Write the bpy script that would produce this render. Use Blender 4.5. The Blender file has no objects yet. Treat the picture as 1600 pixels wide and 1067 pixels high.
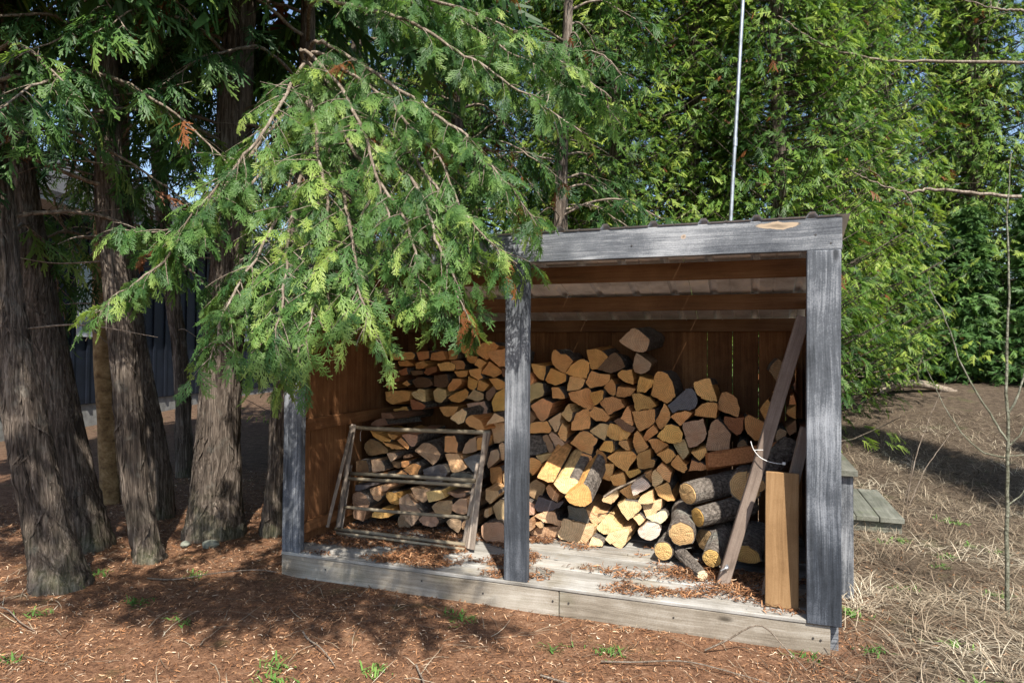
import bpy, math, random
import numpy as np
from mathutils import Vector, Matrix, noise as mnoise

scene = bpy.context.scene
COL = scene.collection
R = math.radians

# ------------------------------------------------------------------ camera
cam_d = bpy.data.cameras.new("camera")
cam = bpy.data.objects.new("camera", cam_d)
COL.objects.link(cam)
cam_d.sensor_width = 36.0
cam_d.lens = 1040.0 / 1600.0 * 36.0
cam_d.clip_start, cam_d.clip_end = 0.05, 600.0
yaw, pitch, roll = -0.3446, 0.0163, 0.0072
fw = Vector((math.sin(yaw) * math.cos(pitch), math.cos(yaw) * math.cos(pitch), math.sin(pitch)))
rt = Vector((math.cos(yaw), -math.sin(yaw), 0))
up = rt.cross(fw)
r2 = rt * math.cos(roll) + up * math.sin(roll)
u2 = up * math.cos(roll) - rt * math.sin(roll)
CAM = Vector((2.535, -3.171, 1.279))
cam.matrix_world = Matrix(((r2.x, u2.x, -fw.x, CAM.x), (r2.y, u2.y, -fw.y, CAM.y), (r2.z, u2.z, -fw.z, CAM.z), (0, 0, 0, 1)))
scene.camera = cam

# ------------------------------------------------------------------ sky, sun, exposure
SUN = Vector((0.47, -0.78, 1.18)).normalized()
elev = math.asin(SUN.z)
world = bpy.data.worlds.new("World")
scene.world = world
world.use_nodes = True
wn = world.node_tree
sky = wn.nodes.new("ShaderNodeTexSky")
sky.sky_type = 'NISHITA'
sky.sun_disc = False
sky.sun_elevation = elev
sky.sun_rotation = math.atan2(SUN.x, SUN.y)
wn.links.new(sky.outputs[0], wn.nodes["Background"].inputs[0])
wn.nodes["Background"].inputs[1].default_value = 0.1
sun_d = bpy.data.lights.new("sun", 'SUN')
sun_d.energy = 4.3
sun_d.angle = R(0.55)
sun_d.color = (1.0, 0.94, 0.84)
sun = bpy.data.objects.new("sun", sun_d)
COL.objects.link(sun)
sun.rotation_euler = SUN.to_track_quat('Z', 'Y').to_euler()
sun.location = SUN * 30
scene.view_settings.view_transform = 'Standard'
scene.view_settings.look = 'None'
scene.view_settings.exposure = 1.12
scene.view_settings.gamma = 1.0
scene.cycles.max_bounces = 5
scene.cycles.diffuse_bounces = 4
scene.cycles.transparent_max_bounces = 8

# ------------------------------------------------------------------ node helpers
def nodemat(name):
    m = bpy.data.materials.new(name)
    m.use_nodes = True
    nt = m.node_tree
    b = nt.nodes["Principled BSDF"]
    return m, nt, b

class NB:
    """small node builder"""
    def __init__(s, nt): s.nt = nt
    def n(s, t, **kw):
        x = s.nt.nodes.new("ShaderNode" + t)
        for k, v in kw.items(): setattr(x, k, v)
        return x
    def put(s, sock, v):
        if v is None: return
        if hasattr(v, 'is_output') or isinstance(v, bpy.types.NodeSocket): s.nt.links.new(v, sock)
        else: sock.default_value = v
    def coord(s, kind='Object'): return s.n('TexCoord').outputs[kind]
    def mapping(s, vec, scale=(1, 1, 1), loc=(0, 0, 0)):
        m = s.n('Mapping'); s.put(m.inputs['Vector'], vec)
        s.put(m.inputs['Scale'], scale); s.put(m.inputs['Location'], loc)
        return m.outputs[0]
    def noise(s, vec, scale, detail=4, rough=.6, dist=0.0, out=0):
        m = s.n('TexNoise'); s.put(m.inputs['Vector'], vec)
        m.inputs['Scale'].default_value = scale; m.inputs['Detail'].default_value = detail
        m.inputs['Roughness'].default_value = rough; m.inputs['Distortion'].default_value = dist
        return m.outputs[out]
    def vor(s, vec, scale, feature='F1', out=0):
        m = s.n('TexVoronoi', feature=feature); s.put(m.inputs['Vector'], vec); m.inputs['Scale'].default_value = scale
        return m.outputs[out]
    def ramp(s, fac, stops, interp='LINEAR'):
        m = s.n('ValToRGB'); s.put(m.inputs[0], fac)
        cr = m.color_ramp; cr.interpolation = interp
        while len(cr.elements) < len(stops): cr.elements.new(0.5)
        for e, (p, c) in zip(cr.elements, stops):
            e.position = p; e.color = (*c, 1) if len(c) == 3 else c
        return m.outputs[0]
    def mix(s, fac, a, b, mode='MIX'):
        m = s.n('Mix', data_type='RGBA', blend_type=mode)
        s.put(m.inputs[0], fac)
        s.put(m.inputs[6], (*a, 1) if isinstance(a, tuple) and len(a) == 3 else a)
        s.put(m.inputs[7], (*b, 1) if isinstance(b, tuple) and len(b) == 3 else b)
        return m.outputs[2]
    def math(s, op, a, b=None, clamp=False):
        m = s.n('Math', operation=op); m.use_clamp = clamp
        s.put(m.inputs[0], a); s.put(m.inputs[1], b)
        return m.outputs[0]
    def vmath(s, op, a, b=None, out=0):
        m = s.n('VectorMath', operation=op); s.put(m.inputs[0], a); s.put(m.inputs[1], b)
        return m.outputs[out]
    def mapr(s, v, a, b, c, d):
        m = s.n('MapRange'); s.put(m.inputs[0], v)
        for i, q in enumerate((a, b, c, d)): m.inputs[i + 1].default_value = q
        return m.outputs[0]
    def sep(s, v): return s.n('SeparateXYZ'), v
    def xyz(s, v):
        m = s.n('SeparateXYZ'); s.put(m.inputs[0], v); return m.outputs
    def bump(s, h, strength=.3, dist=.01):
        m = s.n('Bump'); s.put(m.inputs['Height'], h)
        m.inputs['Strength'].default_value = strength; m.inputs['Distance'].default_value = dist
        return m.outputs[0]
    def rnd(s): return s.n('ObjectInfo').outputs['Random']
    def ocol(s): return s.n('ObjectInfo').outputs['Color']

MATS = {}
def wood(name, axis, dark, mid, light, knots=.5, grain=1.0, moss=None, rough=.85, contrast=1.0, patch=None, stain=None):
    """sawn board with grain along AXIS of the object's own coordinates"""
    m, nt, b = nodemat(name); N = NB(nt)
    co = N.coord()
    rn = N.rnd()
    off = N.vmath('SCALE', N.n('ObjectInfo').outputs['Location']); 
    offn = off.node; offn.inputs['Scale'].default_value = 0.0
    comb = N.n('CombineXYZ')
    for i in range(3): N.put(comb.inputs[i], N.math('MULTIPLY', rn, 17.3 + 5 * i))
    v = N.vmath('ADD', co, comb.outputs[0])
    st = [42.0 * grain] * 3; st['xyz'.index(axis)] = 1.6 * grain
    # warp so that grain flows round knots
    w = N.noise(v, 2.5, 2, .5, out=1)
    wv = N.vmath('SCALE', N.vmath('SUBTRACT', w, (.5, .5, .5))); wv.node.inputs['Scale'].default_value = .035
    v2 = N.vmath('ADD', v, wv)
    g1 = N.noise(N.mapping(v2, tuple(st)), 1.0, 6, .68)
    st2 = [150.0 * grain] * 3; st2['xyz'.index(axis)] = 3.0 * grain
    g2 = N.noise(N.mapping(v2, tuple(st2)), 1.0, 3, .6)
    g3 = N.noise(v, 170.0 * grain, 3, .7)
    blot = N.noise(v, 3.2, 4, .6)
    f = N.math('ADD', N.math('MULTIPLY', g1, .42), N.math('ADD', N.math('MULTIPLY', g2, .22), N.math('ADD', N.math('MULTIPLY', blot, .5), N.math('MULTIPLY', N.math('SUBTRACT', g3, .5), .2))))
    c0 = .56 - .16 / contrast; c1 = .56 + .16 / contrast
    col = N.ramp(f, [(c0, dark), (.56, mid), (c1, light)])
    ks = [7.0] * 3; ks['xyz'.index(axis)] = 2.6
    kd = N.vor(N.mapping(v, tuple(ks)), 1.0)
    kmask = N.ramp(kd, [(.0, (1, 1, 1)), (.055, (1, 1, 1)), (.12, (0, 0, 0))])
    col = N.mix(N.math('MULTIPLY', kmask, knots), col, tuple(c * .45 for c in dark))
    if moss:
        mk = N.ramp(N.noise(v, 4.0, 5, .65), [(.52, (0, 0, 0)), (.68, (1, 1, 1))])
        col = N.mix(N.math('MULTIPLY', mk, moss[3]), col, moss[:3])
    if patch:
        for (px_, py_, pz_, sx_, sy_, sz_, c_) in patch:
            pw = N.vmath('SCALE', N.vmath('SUBTRACT', N.noise(co, 16, 3, .6, out=1), (.5, .5, .5))); pw.node.inputs['Scale'].default_value = .03
            dv = N.vmath('MULTIPLY', N.vmath('SUBTRACT', N.vmath('ADD', co, pw), (px_, py_, pz_)), (1 / sx_, 1 / sy_, 1 / sz_))
            ln = N.vmath('LENGTH', dv, out=1)
            col = N.mix(N.ramp(ln, [(.0, (1, 1, 1)), (.85, (1, 1, 1)), (1.05, (0, 0, 0))]), col, N.ramp(N.math('ADD', ln, N.math('MULTIPLY', N.math('SUBTRACT', g1, .5), .9)), [(0, tuple(.45 * q for q in c_)), (.35, tuple(.7 * q for q in c_)), (.6, c_), (.93, tuple(1.1 * q for q in c_)), (1.0, tuple(.25 * q for q in c_))]))
    if stain:  # darkens the wood towards the bottom, with a streaky edge
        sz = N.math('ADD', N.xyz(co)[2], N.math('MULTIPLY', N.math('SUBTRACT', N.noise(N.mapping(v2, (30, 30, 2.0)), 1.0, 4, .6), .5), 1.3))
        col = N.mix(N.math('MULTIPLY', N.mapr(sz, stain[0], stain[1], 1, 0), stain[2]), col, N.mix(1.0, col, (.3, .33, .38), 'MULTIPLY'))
    tint = N.mapr(rn, 0, 1, .8, 1.15)
    hsv = N.n('HueSaturation'); N.put(hsv.inputs['Value'], tint); N.put(hsv.inputs['Color'], col)
    N.put(b.inputs['Base Color'], hsv.outputs[0])
    b.inputs['Roughness'].default_value = rough
    b.inputs['Specular IOR Level'].default_value = .25
    hh = N.math('ADD', N.math('MULTIPLY', g1, .7), N.math('ADD', N.math('MULTIPLY', g2, .3), N.math('MULTIPLY', kmask, -.25)))
    N.put(b.inputs['Normal'], N.bump(hh, .55, .004))
    MATS[name] = m
    return m

GREY = ((.032, .036, .042), (.082, .09, .103), (.26, .273, .295))
for ax in 'xz':
    wood('grey_' + ax, ax, *GREY, knots=.8, contrast=1.25)
wood('post_right', 'z', *GREY, knots=.8, contrast=1.25, stain=(.35, .95, .85))
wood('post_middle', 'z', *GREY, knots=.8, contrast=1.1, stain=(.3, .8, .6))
wood('beam_x', 'x', (.042, .048, .06), (.15, .16, .177), (.39, .402, .42), knots=.5, contrast=1.2,
     patch=[(2.648, 0, 1.850, .10, .3, .017, (.44, .34, .24)), (2.240, 0, 1.822, .013, .3, .011, (.45, .35, .27))])
wood('fascia_x', 'x', (.12, .097, .07), (.265, .228, .18), (.44, .405, .35), knots=.85, moss=(.12, .15, .06, .15))
wood('deck_x', 'x', (.12, .108, .09), (.28, .265, .24), (.46, .45, .425), knots=.5, moss=(.16, .12, .05, .35))
for ax in 'xyz':
    wood('stain_' + ax, ax, (.06, .024, .01), (.17, .075, .03), (.3, .15, .065), knots=.7, contrast=.8)
wood('purlin_x', 'x', (.065, .033, .017), (.155, .082, .04), (.25, .145, .078), knots=.7, contrast=.8)
wood('plank_z', 'z', (.11, .06, .026), (.205, .12, .055), (.31, .195, .1), knots=.85, contrast=.75)
wood('stud_z', 'z', (.12, .088, .07), (.24, .185, .15), (.38, .31, .26), knots=.5, contrast=.8)
wood('rack_z', 'z', (.11, .085, .065), (.24, .195, .16), (.4, .345, .29), knots=.1)
wood('rack_x', 'x', (.12, .095, .06), (.26, .215, .15), (.4, .345, .26), knots=.1)
wood('lid_y', 'y', (.06, .063, .05), (.125, .128, .105), (.21, .21, .18), knots=.4, moss=(.10, .12, .06, .5))

def leafmat(name, stops, trans=.35, rough=.5):
    m, nt, b = nodemat(name); N = NB(nt)
    at = N.n('Attribute', attribute_name='v').outputs['Fac']
    ns = N.noise(N.coord(), 1.3, 2, .5)
    rr = N.rnd()
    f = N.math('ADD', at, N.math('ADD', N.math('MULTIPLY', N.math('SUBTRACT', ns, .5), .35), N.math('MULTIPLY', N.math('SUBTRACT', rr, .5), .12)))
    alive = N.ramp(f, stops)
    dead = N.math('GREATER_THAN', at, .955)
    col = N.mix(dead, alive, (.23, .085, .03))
    N.put(b.inputs['Base Color'], col)
    b.inputs['Roughness'].default_value = rough
    b.inputs['Specular IOR Level'].default_value = .35
    tr = N.n('BsdfTranslucent')
    N.put(tr.inputs[0], N.mix(.5, col, N.mix(1.0, col, (1.25, 1.35, .5), 'MULTIPLY')))
    mx = N.n('MixShader'); mx.inputs[0].default_value = trans
    nt.links.new(b.outputs[0], mx.inputs[1]); nt.links.new(tr.outputs[0], mx.inputs[2])
    nt.links.new(mx.outputs[0], nt.nodes['Material Output'].inputs[0])
    MATS[name] = m
leafmat('leaf_near', [(.0, (.018, .05, .015)), (.3, (.042, .11, .03)), (.6, (.095, .195, .05)), (.8, (.185, .3, .075)), (.97, (.33, .43, .105))], trans=.42)
leafmat('leaf_far', [(.0, (.022, .06, .013)), (.3, (.07, .155, .028)), (.6, (.165, .275, .046)), (.95, (.36, .45, .085))], trans=.45)
leafmat('leaf_spruce', [(.0, (.04, .10, .035)), (.4, (.09, .19, .055)), (.8, (.16, .28, .08)), (.95, (.24, .36, .09))], trans=.35)

def barkmat(name, dark, mid, light, lichen=.0, zs=2.2, xs=38, moss=0):
    m, nt, b = nodemat(name); N = NB(nt)
    co = N.coord()
    w = N.noise(co, 3.0, 3, .5, out=1)
    wv = N.vmath('SCALE', N.vmath('SUBTRACT', w, (.5, .5, .5))); wv.node.inputs['Scale'].default_value = .06
    v = N.vmath('ADD', co, wv)
    g1 = N.noise(N.mapping(v, (xs, xs, zs)), 1.0, 6, .65)
    g2 = N.noise(N.mapping(v, (xs * 3.2, xs * 3.2, zs * 4)), 1.0, 3, .6)
    bl = N.noise(co, 2.0, 4, .6)
    f = N.math('ADD', N.math('MULTIPLY', g1, .65), N.math('ADD', N.math('MULTIPLY', g2, .2), N.math('MULTIPLY', bl, .25)))
    col = N.ramp(f, [(.42, dark), (.55, mid), (.68, light)])
    if lichen:
        lk = N.ramp(N.noise(co, 9, 4, .6), [(.58, (0, 0, 0)), (.68, (1, 1, 1))])
        col = N.mix(N.math('MULTIPLY', lk, lichen), col, (.30, .31, .27))
    if moss:
        zz = N.xyz(co)[2]
        mk = N.math('MULTIPLY', N.mapr(zz, .06, .4, 1, 0), N.ramp(N.noise(co, 7, 4, .6), [(.42, (0, 0, 0)), (.6, (1, 1, 1))]))
        col = N.mix(N.math('MULTIPLY', mk, moss), col, (.05, .075, .022))
    N.put(b.inputs['Base Color'], col)
    b.inputs['Roughness'].default_value = .9
    b.inputs['Specular IOR Level'].default_value = .2
    N.put(b.inputs['Normal'], N.bump(N.math('ADD', g1, N.math('MULTIPLY', g2, .4)), 1.0, .02))
    MATS[name] = m
barkmat('bark_cedar', (.024, .019, .015), (.115, .09, .072), (.3, .25, .205), lichen=.2, moss=.35, zs=1.3, xs=68)
barkmat('bark_birch', (.10, .06, .028), (.22, .14, .065), (.33, .23, .12), xs=12, zs=14)
barkmat('bark_log', (.05, .042, .036), (.17, .145, .125), (.36, .315, .27), xs=60, zs=60, lichen=.5)
barkmat('bark_twig', (.10, .075, .055), (.22, .175, .135), (.4, .34, .28), xs=40, zs=8)
barkmat('bark_sapling', (.08, .08, .055), (.16, .16, .115), (.28, .28, .22), xs=20, zs=16, lichen=.4)
barkmat('bark_red', (.12, .04, .02), (.25, .09, .04), (.35, .15, .08), xs=20, zs=8)

def log_end():
    m, nt, b = nodemat('log_end'); N = NB(nt)
    co = N.coord(); c = N.xyz(co)
    oc = N.ocol()
    wv = N.noise(co, 9, 2, .5)
    flat = N.n('CombineXYZ'); N.put(flat.inputs[0], c[0]); N.put(flat.inputs[1], N.math('MULTIPLY', c[1], .05)); N.put(flat.inputs[2], c[2])
    rad = N.vmath('LENGTH', flat.outputs[0], out=1)
    rings = N.math('SINE', N.math('ADD', N.math('MULTIPLY', rad, 620.0), N.math('MULTIPLY', wv, 10.0)))
    st = N.noise(co, 26, 5, .65)
    saw = N.noise(N.mapping(co, (25, 25, 260)), 1.0, 2, .5)
    f = N.math('ADD', N.math('MULTIPLY', rings, .19), N.math('ADD', N.math('MULTIPLY', st, .75), N.math('MULTIPLY', saw, .25)))
    sa = N.n('TexNoise', noise_dimensions='1D'); N.put(sa.inputs['W'], N.math('ADD', N.math('MULTIPLY', N.math('ARCTAN2', c[2], c[0]), 9.0), N.math('MULTIPLY', N.rnd(), 90.0))); sa.inputs['Scale'].default_value = 2.0; sa.inputs['Detail'].default_value = 4
    f = N.math('ADD', f, N.math('MULTIPLY', N.math('SUBTRACT', sa.outputs[0], .5), .5))
    val = N.mapr(f, .2, .85, .6, 1.25)
    blot = N.ramp(N.noise(co, 11, 3, .6), [(.5, (0, 0, 0)), (.75, (1, 1, 1))])
    hsv = N.n('HueSaturation'); N.put(hsv.inputs['Value'], val); N.put(hsv.inputs['Color'], oc)
    col = N.mix(N.math('MULTIPLY', blot, .5), hsv.outputs[0], N.mix(1.0, oc, (.62, .42, .3), 'MULTIPLY'))
    # radial drying cracks
    ang = N.math('ARCTAN2', c[2], c[0])
    nn = N.n('TexNoise', noise_dimensions='1D'); N.put(nn.inputs['W'], N.math('ADD', N.math('MULTIPLY', ang, 4.0), N.math('MULTIPLY', N.rnd(), 50.0))); nn.inputs['Scale'].default_value = 2.2; nn.inputs['Detail'].default_value = 2
    crack = N.ramp(nn.outputs[0], [(.0, (0, 0, 0)), (.665, (0, 0, 0)), (.68, (1, 1, 1)), (.695, (0, 0, 0))])
    col = N.mix(N.math('MULTIPLY', crack, .42), col, (.12, .07, .035))
    N.put(b.inputs['Base Color'], col)
    b.inputs['Roughness'].default_value = .82; b.inputs['Specular IOR Level'].default_value = .2
    N.put(b.inputs['Normal'], N.bump(N.math('SUBTRACT', f, crack), .45, .004))
    MATS['log_end'] = m
log_end()
def log_side():
    m, nt, b = nodemat('log_side'); N = NB(nt)
    co = N.coord(); oc = N.ocol()
    w = N.noise(co, 6, 2, .5, out=1)
    wv = N.vmath('SCALE', N.vmath('SUBTRACT', w, (.5, .5, .5))); wv.node.inputs['Scale'].default_value = .03
    g = N.noise(N.mapping(N.vmath('ADD', co, wv), (90, 5, 90)), 1.0, 5, .65)
    col = N.ramp(g, [(.3, (.42, .36, .3)), (.55, (.8, .75, .68)), (.75, (1.15, 1.12, 1.1))])
    col = N.mix(1.0, oc, col, 'MULTIPLY')
    N.put(b.inputs['Base Color'], col); b.inputs['Roughness'].default_value = .85; b.inputs['Specular IOR Level'].default_value = .2
    N.put(b.inputs['Normal'], N.bump(g, .6, .006))
    MATS['log_side'] = m
log_side()

def simple(name, col, rough=.7, metal=0, ns=0, spec=.3):
    m, nt, b = nodemat(name); N = NB(nt)
    if ns:
        n = N.noise(N.coord(), ns, 5, .65)
        c = N.ramp(n, [(.3, tuple(.6 * q for q in col)), (.55, col), (.75, tuple(min(1, 1.25 * q) for q in col))])
        N.put(b.inputs['Base Color'], c)
        N.put(b.inputs['Normal'], N.bump(n, .25, .004))
    else:
        b.inputs['Base Color'].default_value = (*col, 1)
    b.inputs['Roughness'].default_value = rough; b.inputs['Metallic'].default_value = metal
    b.inputs['Specular IOR Level'].default_value = spec
    MATS[name] = m
simple('roof_top', (.045, .04, .038), .45, 0, 14, .5)
simple('roof_under', (.80, .86, .95), .45, 0, 6, .4)
simple('galv', (.55, .57, .6), .38, .75, 22)
simple('screw', (.5, .5, .5), .35, .9)
simple('navy', (.006, .009, .017), .6, 0, 5)
simple('trim_white', (.6, .62, .66), .6, 0, 8)
simple('glass', (.05, .07, .1), .05, 0, 0, .9)
simple('concrete', (.22, .22, .21), .9, 0, 9)
simple('roof_shingle', (.05, .05, .052), .9, 0, 30)
simple('plastic_white', (.78, .78, .76), .35, 0, 0, .5)
simple('stone', (.2, .21, .17), .9, 0, 30)

def litter_mat(name, stops, rough=.85):
    m, nt, b = nodemat(name); N = NB(nt)
    at = N.n('Attribute', attribute_name='v').outputs['Fac']
    N.put(b.inputs['Base Color'], N.ramp(at, stops)); b.inputs['Roughness'].default_value = rough
    b.inputs['Specular IOR Level'].default_value = .15
    MATS[name] = m
litter_mat('litter', [(0, (.04, .024, .017)), (.25, (.12, .058, .032)), (.5, (.25, .115, .052)), (.7, (.4, .21, .105)), (.85, (.52, .34, .21)), (1, (.64, .54, .41))])
litter_mat('straw', [(0, (.075, .052, .036)), (.35, (.175, .13, .09)), (.75, (.34, .28, .2)), (1, (.58, .52, .4))])
litter_mat('green_blade', [(0, (.04, .10, .02)), (.5, (.08, .17, .035)), (1, (.15, .25, .06))])

def ground_mat():
    m, nt, b = nodemat('ground'); N = NB(nt)
    co = N.coord(); c = N.xyz(co)
    n1 = N.noise(co, 1.1, 5, .65); n2 = N.noise(co, 14, 6, .72); n3 = N.noise(co, 70, 4, .7); n4 = N.noise(co, 240, 2, .6)
    mixn = N.math('ADD', N.math('MULTIPLY', n2, .4), N.math('ADD', N.math('MULTIPLY', n3, .4), N.math('MULTIPLY', n4, .3)))
    red = N.ramp(mixn, [(.36, (.024, .015, .011)), (.48, (.095, .05, .03)), (.58, (.2, .105, .06)), (.72, (.35, .225, .145))])
    straw = N.ramp(mixn, [(.36, (.018, .013, .009)), (.5, (.058, .043, .029)), (.62, (.13, .10, .07)), (.76, (.26, .215, .155))])
    # zone: straw to the right of the shed, needles to the left and in front
    zx = N.math('ADD', c[0], N.math('MULTIPLY', N.math('SUBTRACT', n1, .5), 1.6))
    k = N.math('MULTIPLY', N.mapr(zx, 2.75, 3.3, 0, 1), 1.0)
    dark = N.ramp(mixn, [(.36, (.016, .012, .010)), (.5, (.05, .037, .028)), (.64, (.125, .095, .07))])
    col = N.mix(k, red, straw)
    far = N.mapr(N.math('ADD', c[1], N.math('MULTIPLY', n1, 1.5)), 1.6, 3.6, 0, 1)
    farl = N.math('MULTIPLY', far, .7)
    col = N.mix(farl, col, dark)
    gm = N.ramp(N.noise(co, 3.2, 4, .6), [(.6, (0, 0, 0)), (.7, (1, 1, 1))])
    col = N.mix(N.math('MULTIPLY', gm, .28), col, (.06, .09, .025))
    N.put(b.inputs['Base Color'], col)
    b.inputs['Roughness'].default_value = .95; b.inputs['Specular IOR Level'].default_value = .1
    N.put(b.inputs['Normal'], N.bump(mixn, .9, .02))
    MATS['ground'] = m
ground_mat()

# ------------------------------------------------------------------ mesh helpers
def mesh_np(name, V, F, mats, v=None, smooth=False, midx=None):
    """V (n,3), F (m,k) all same size k"""
    me = bpy.data.meshes.new(name)
    V = np.asarray(V, np.float32); F = np.asarray(F, np.int32)
    me.vertices.add(len(V)); me.vertices.foreach_set('co', V.ravel())
    k = F.shape[1]
    me.loops.add(F.size); me.loops.foreach_set('vertex_index', F.ravel())
    me.polygons.add(len(F))
    me.polygons.foreach_set('loop_start', np.arange(0, F.size, k, dtype=np.int32))
    if smooth: me.polygons.foreach_set('use_smooth', np.ones(len(F), bool))
    if midx is not None: me.polygons.foreach_set('material_index', np.asarray(midx, np.int32))
    for mt in mats: me.materials.append(MATS[mt])
    if v is not None:
        a = me.attributes.new('v', 'FLOAT', 'POINT'); a.data.foreach_set('value', np.asarray(v, np.float32))
    me.update(); me.validate()
    return me

def link(name, me, parent=None, **props):
    o = bpy.data.objects.new(name, me); COL.objects.link(o)
    if parent is not None: o.parent = parent
    for k, v_ in props.items(): o[k] = v_
    return o
def empty(name, loc, label=None, category=None, group=None):
    o = bpy.data.objects.new(name, None); COL.objects.link(o); o.location = loc
    o.empty_display_size = .1
    if label: o['label'] = label
    if category: o['category'] = category
    if group: o['group'] = group
    return o

def pydata(name, V, F, mats, smooth=False, midx=None):
    me = bpy.data.meshes.new(name); me.from_pydata([tuple(p) for p in V], [], F)
    for mt in mats: me.materials.append(MATS[mt])
    if smooth: me.polygons.foreach_set('use_smooth', [True] * len(me.polygons))
    if midx is not None: me.polygons.foreach_set('material_index', midx)
    me.update(); return me

def box_mesh(name, lo, hi, mat, bev=.003, seg=None, jit=.0, seed=0):
    """box with chamfered edges, corners lo..hi, long axis cut into pieces that wander a little"""
    import bmesh
    bm = bmesh.new()
    bmesh.ops.create_cube(bm, size=1.0)
    c = [(a + b_) / 2 for a, b_ in zip(lo, hi)]; s = [b_ - a for a, b_ in zip(lo, hi)]
    for v_ in bm.verts: v_.co = Vector([c[i] + v_.co[i] * s[i] for i in range(3)])
    ax = max(range(3), key=lambda i: s[i])
    if seg:
        es = [e for e in bm.edges if abs((e.verts[0].co - e.verts[1].co)[ax]) > s[ax] * .9]
        bmesh.ops.subdivide_edges(bm, edges=es, cuts=seg)
    if bev: bmesh.ops.bevel(bm, geom=[e for e in bm.edges if e.calc_face_angle(0) > 1], offset=bev, segments=1, affect='EDGES')
    if jit:
        for v_ in bm.verts:
            t = v_.co[ax]
            for i in range(3):
                if i != ax: v_.co[i] += jit * mnoise.noise(Vector((t * 1.7 + seed * 9.1, i * 5.3 + seed, v_.co[(ax + 1) % 3] * 2)))
    me = bpy.data.meshes.new(name); bm.to_mesh(me); bm.free()
    me.materials.append(MATS[mat])
    return me

def catmull(P, n):
    P = [np.asarray(p, float) for p in P]
    Q = [2 * P[0] - P[1]] + P + [2 * P[-1] - P[-2]]
    out = []
    m_ = len(P) - 1
    for k in range(n):
        t = k / (n - 1) * m_; i = min(int(t), m_ - 1); u = t - i
        a, b_, c, d = Q[i:i + 4]
        out.append(.5 * ((2 * b_) + (-a + c) * u + (2 * a - 5 * b_ + 4 * c - d) * u * u + (-a + 3 * b_ - 3 * c + d) * u ** 3))
    return np.array(out)

def tube(P, rad, sides=6, cap=True):
    """polyline -> V,F quads"""
    P = np.asarray(P, float); n = len(P)
    T = np.gradient(P, axis=0); T /= np.linalg.norm(T, axis=1)[:, None] + 1e-9
    ref = np.array([0, 0, 1.0]) if abs(T[:, 2]).mean() < .8 else np.array([1.0, 0, 0])
    A = np.cross(T, ref); A /= np.linalg.norm(A, axis=1)[:, None] + 1e-9
    B = np.cross(T, A)
    th = np.linspace(0, 2 * np.pi, sides, endpoint=False)
    rad = np.broadcast_to(np.asarray(rad, float), (n,))
    V = (P[:, None, :] + rad[:, None, None] * (np.cos(th)[None, :, None] * A[:, None, :] + np.sin(th)[None, :, None] * B[:, None, :])).reshape(-1, 3)
    i = np.arange(n - 1)[:, None] * sides; j = np.arange(sides)[None, :]; j2 = (j + 1) % sides
    F = np.stack([i + j, i + j2, i + sides + j2, i + sides + j], -1).reshape(-1, 4)
    return V, F

class Acc:
    """collect quads into one mesh"""
    def __init__(s): s.V = []; s.F = []; s.A = []; s.n = 0
    def add(s, V, F, v=None):
        s.V.append(V); s.F.append(np.asarray(F) + s.n); s.n += len(V)
        s.A.append(np.full(len(V), .5) if v is None else np.broadcast_to(v, (len(V),)))
    def mesh(s, name, mats, smooth=False):
        return mesh_np(name, np.concatenate(s.V), np.concatenate(s.F), mats, np.concatenate(s.A), smooth)

# ------------------------------------------------------------------ foliage: flat drooping cedar sprays built from small quads
def strip(a, b, w0, w1, z0=0.0, z1=0.0):
    d = np.array([b[0] - a[0], b[1] - a[1]]); L = np.linalg.norm(d) + 1e-9; p = np.array([-d[1], d[0]]) / L
    return [(a[0] + p[0] * w0, a[1] + p[1] * w0, z0), (a[0] - p[0] * w0, a[1] - p[1] * w0, z0),
            (b[0] - p[0] * w1, b[1] - p[1] * w1, z1), (b[0] + p[0] * w1, b[1] + p[1] * w1, z1)]

def make_frond(rng, nlat, nsub, w, axis_segs=2):
    """unit spray: fan of forked branchlets, axis along +Y, in the XY plane, tips drooping to -Z"""
    V = []
    cup = .25 + .3 * rng.random(); dr = .12 + .3 * rng.random()
    def zf(x, y): return -dr * y * y - cup * abs(x) ** 1.4 + rng.normal() * .015
    def seg(a, b, w0, w1):
        V.extend(strip(a, b, w0, w1, zf(*a), zf(*b)))
    bx = rng.normal() * .12
    ax = lambda t: (bx * t * t, t)
    for k in range(axis_segs): seg(ax(k / axis_segs), ax((k + 1) / axis_segs), w * .8, w * .6)
    lop = rng.normal() * .18
    for i in range(nlat):
        t = min(.95, .04 + .9 * (i + rng.random() * .9) / nlat)
        sgn = 1 if i % 2 else -1
        ln = (.5 * (1 - t) ** .8 + .08) * min(1, .5 + t * 2.4) * (.6 + .65 * rng.random()) * (1 + sgn * lop)
        an = R(26 + 26 * rng.random()) * (1 - .25 * t)
        o = ax(t); d = (sgn * math.sin(an), math.cos(an))
        e = (o[0] + d[0] * ln, o[1] + d[1] * ln)
        seg(o, e, w, w * .5)
        if nsub:
            m_ = max(1, int(round(nsub * ln / .4)))
            for j in range(m_):
                u = .12 + .8 * (j + rng.random() * .6) / m_
                q = (o[0] + d[0] * ln * u, o[1] + d[1] * ln * u)
                s2 = (1 if j % 2 else -1) * sgn
                a2 = math.atan2(d[0], d[1]) + s2 * R(24 + 26 * rng.random())
                l2 = (.20 * (1 - u) + .05) * (.5 + .9 * rng.random())
                seg(q, (q[0] + math.sin(a2) * l2, q[1] + math.cos(a2) * l2), w * .95, w * .5)
    V = np.array(V)
    F = np.arange(len(V)).reshape(-1, 4)
    return V, F

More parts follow.
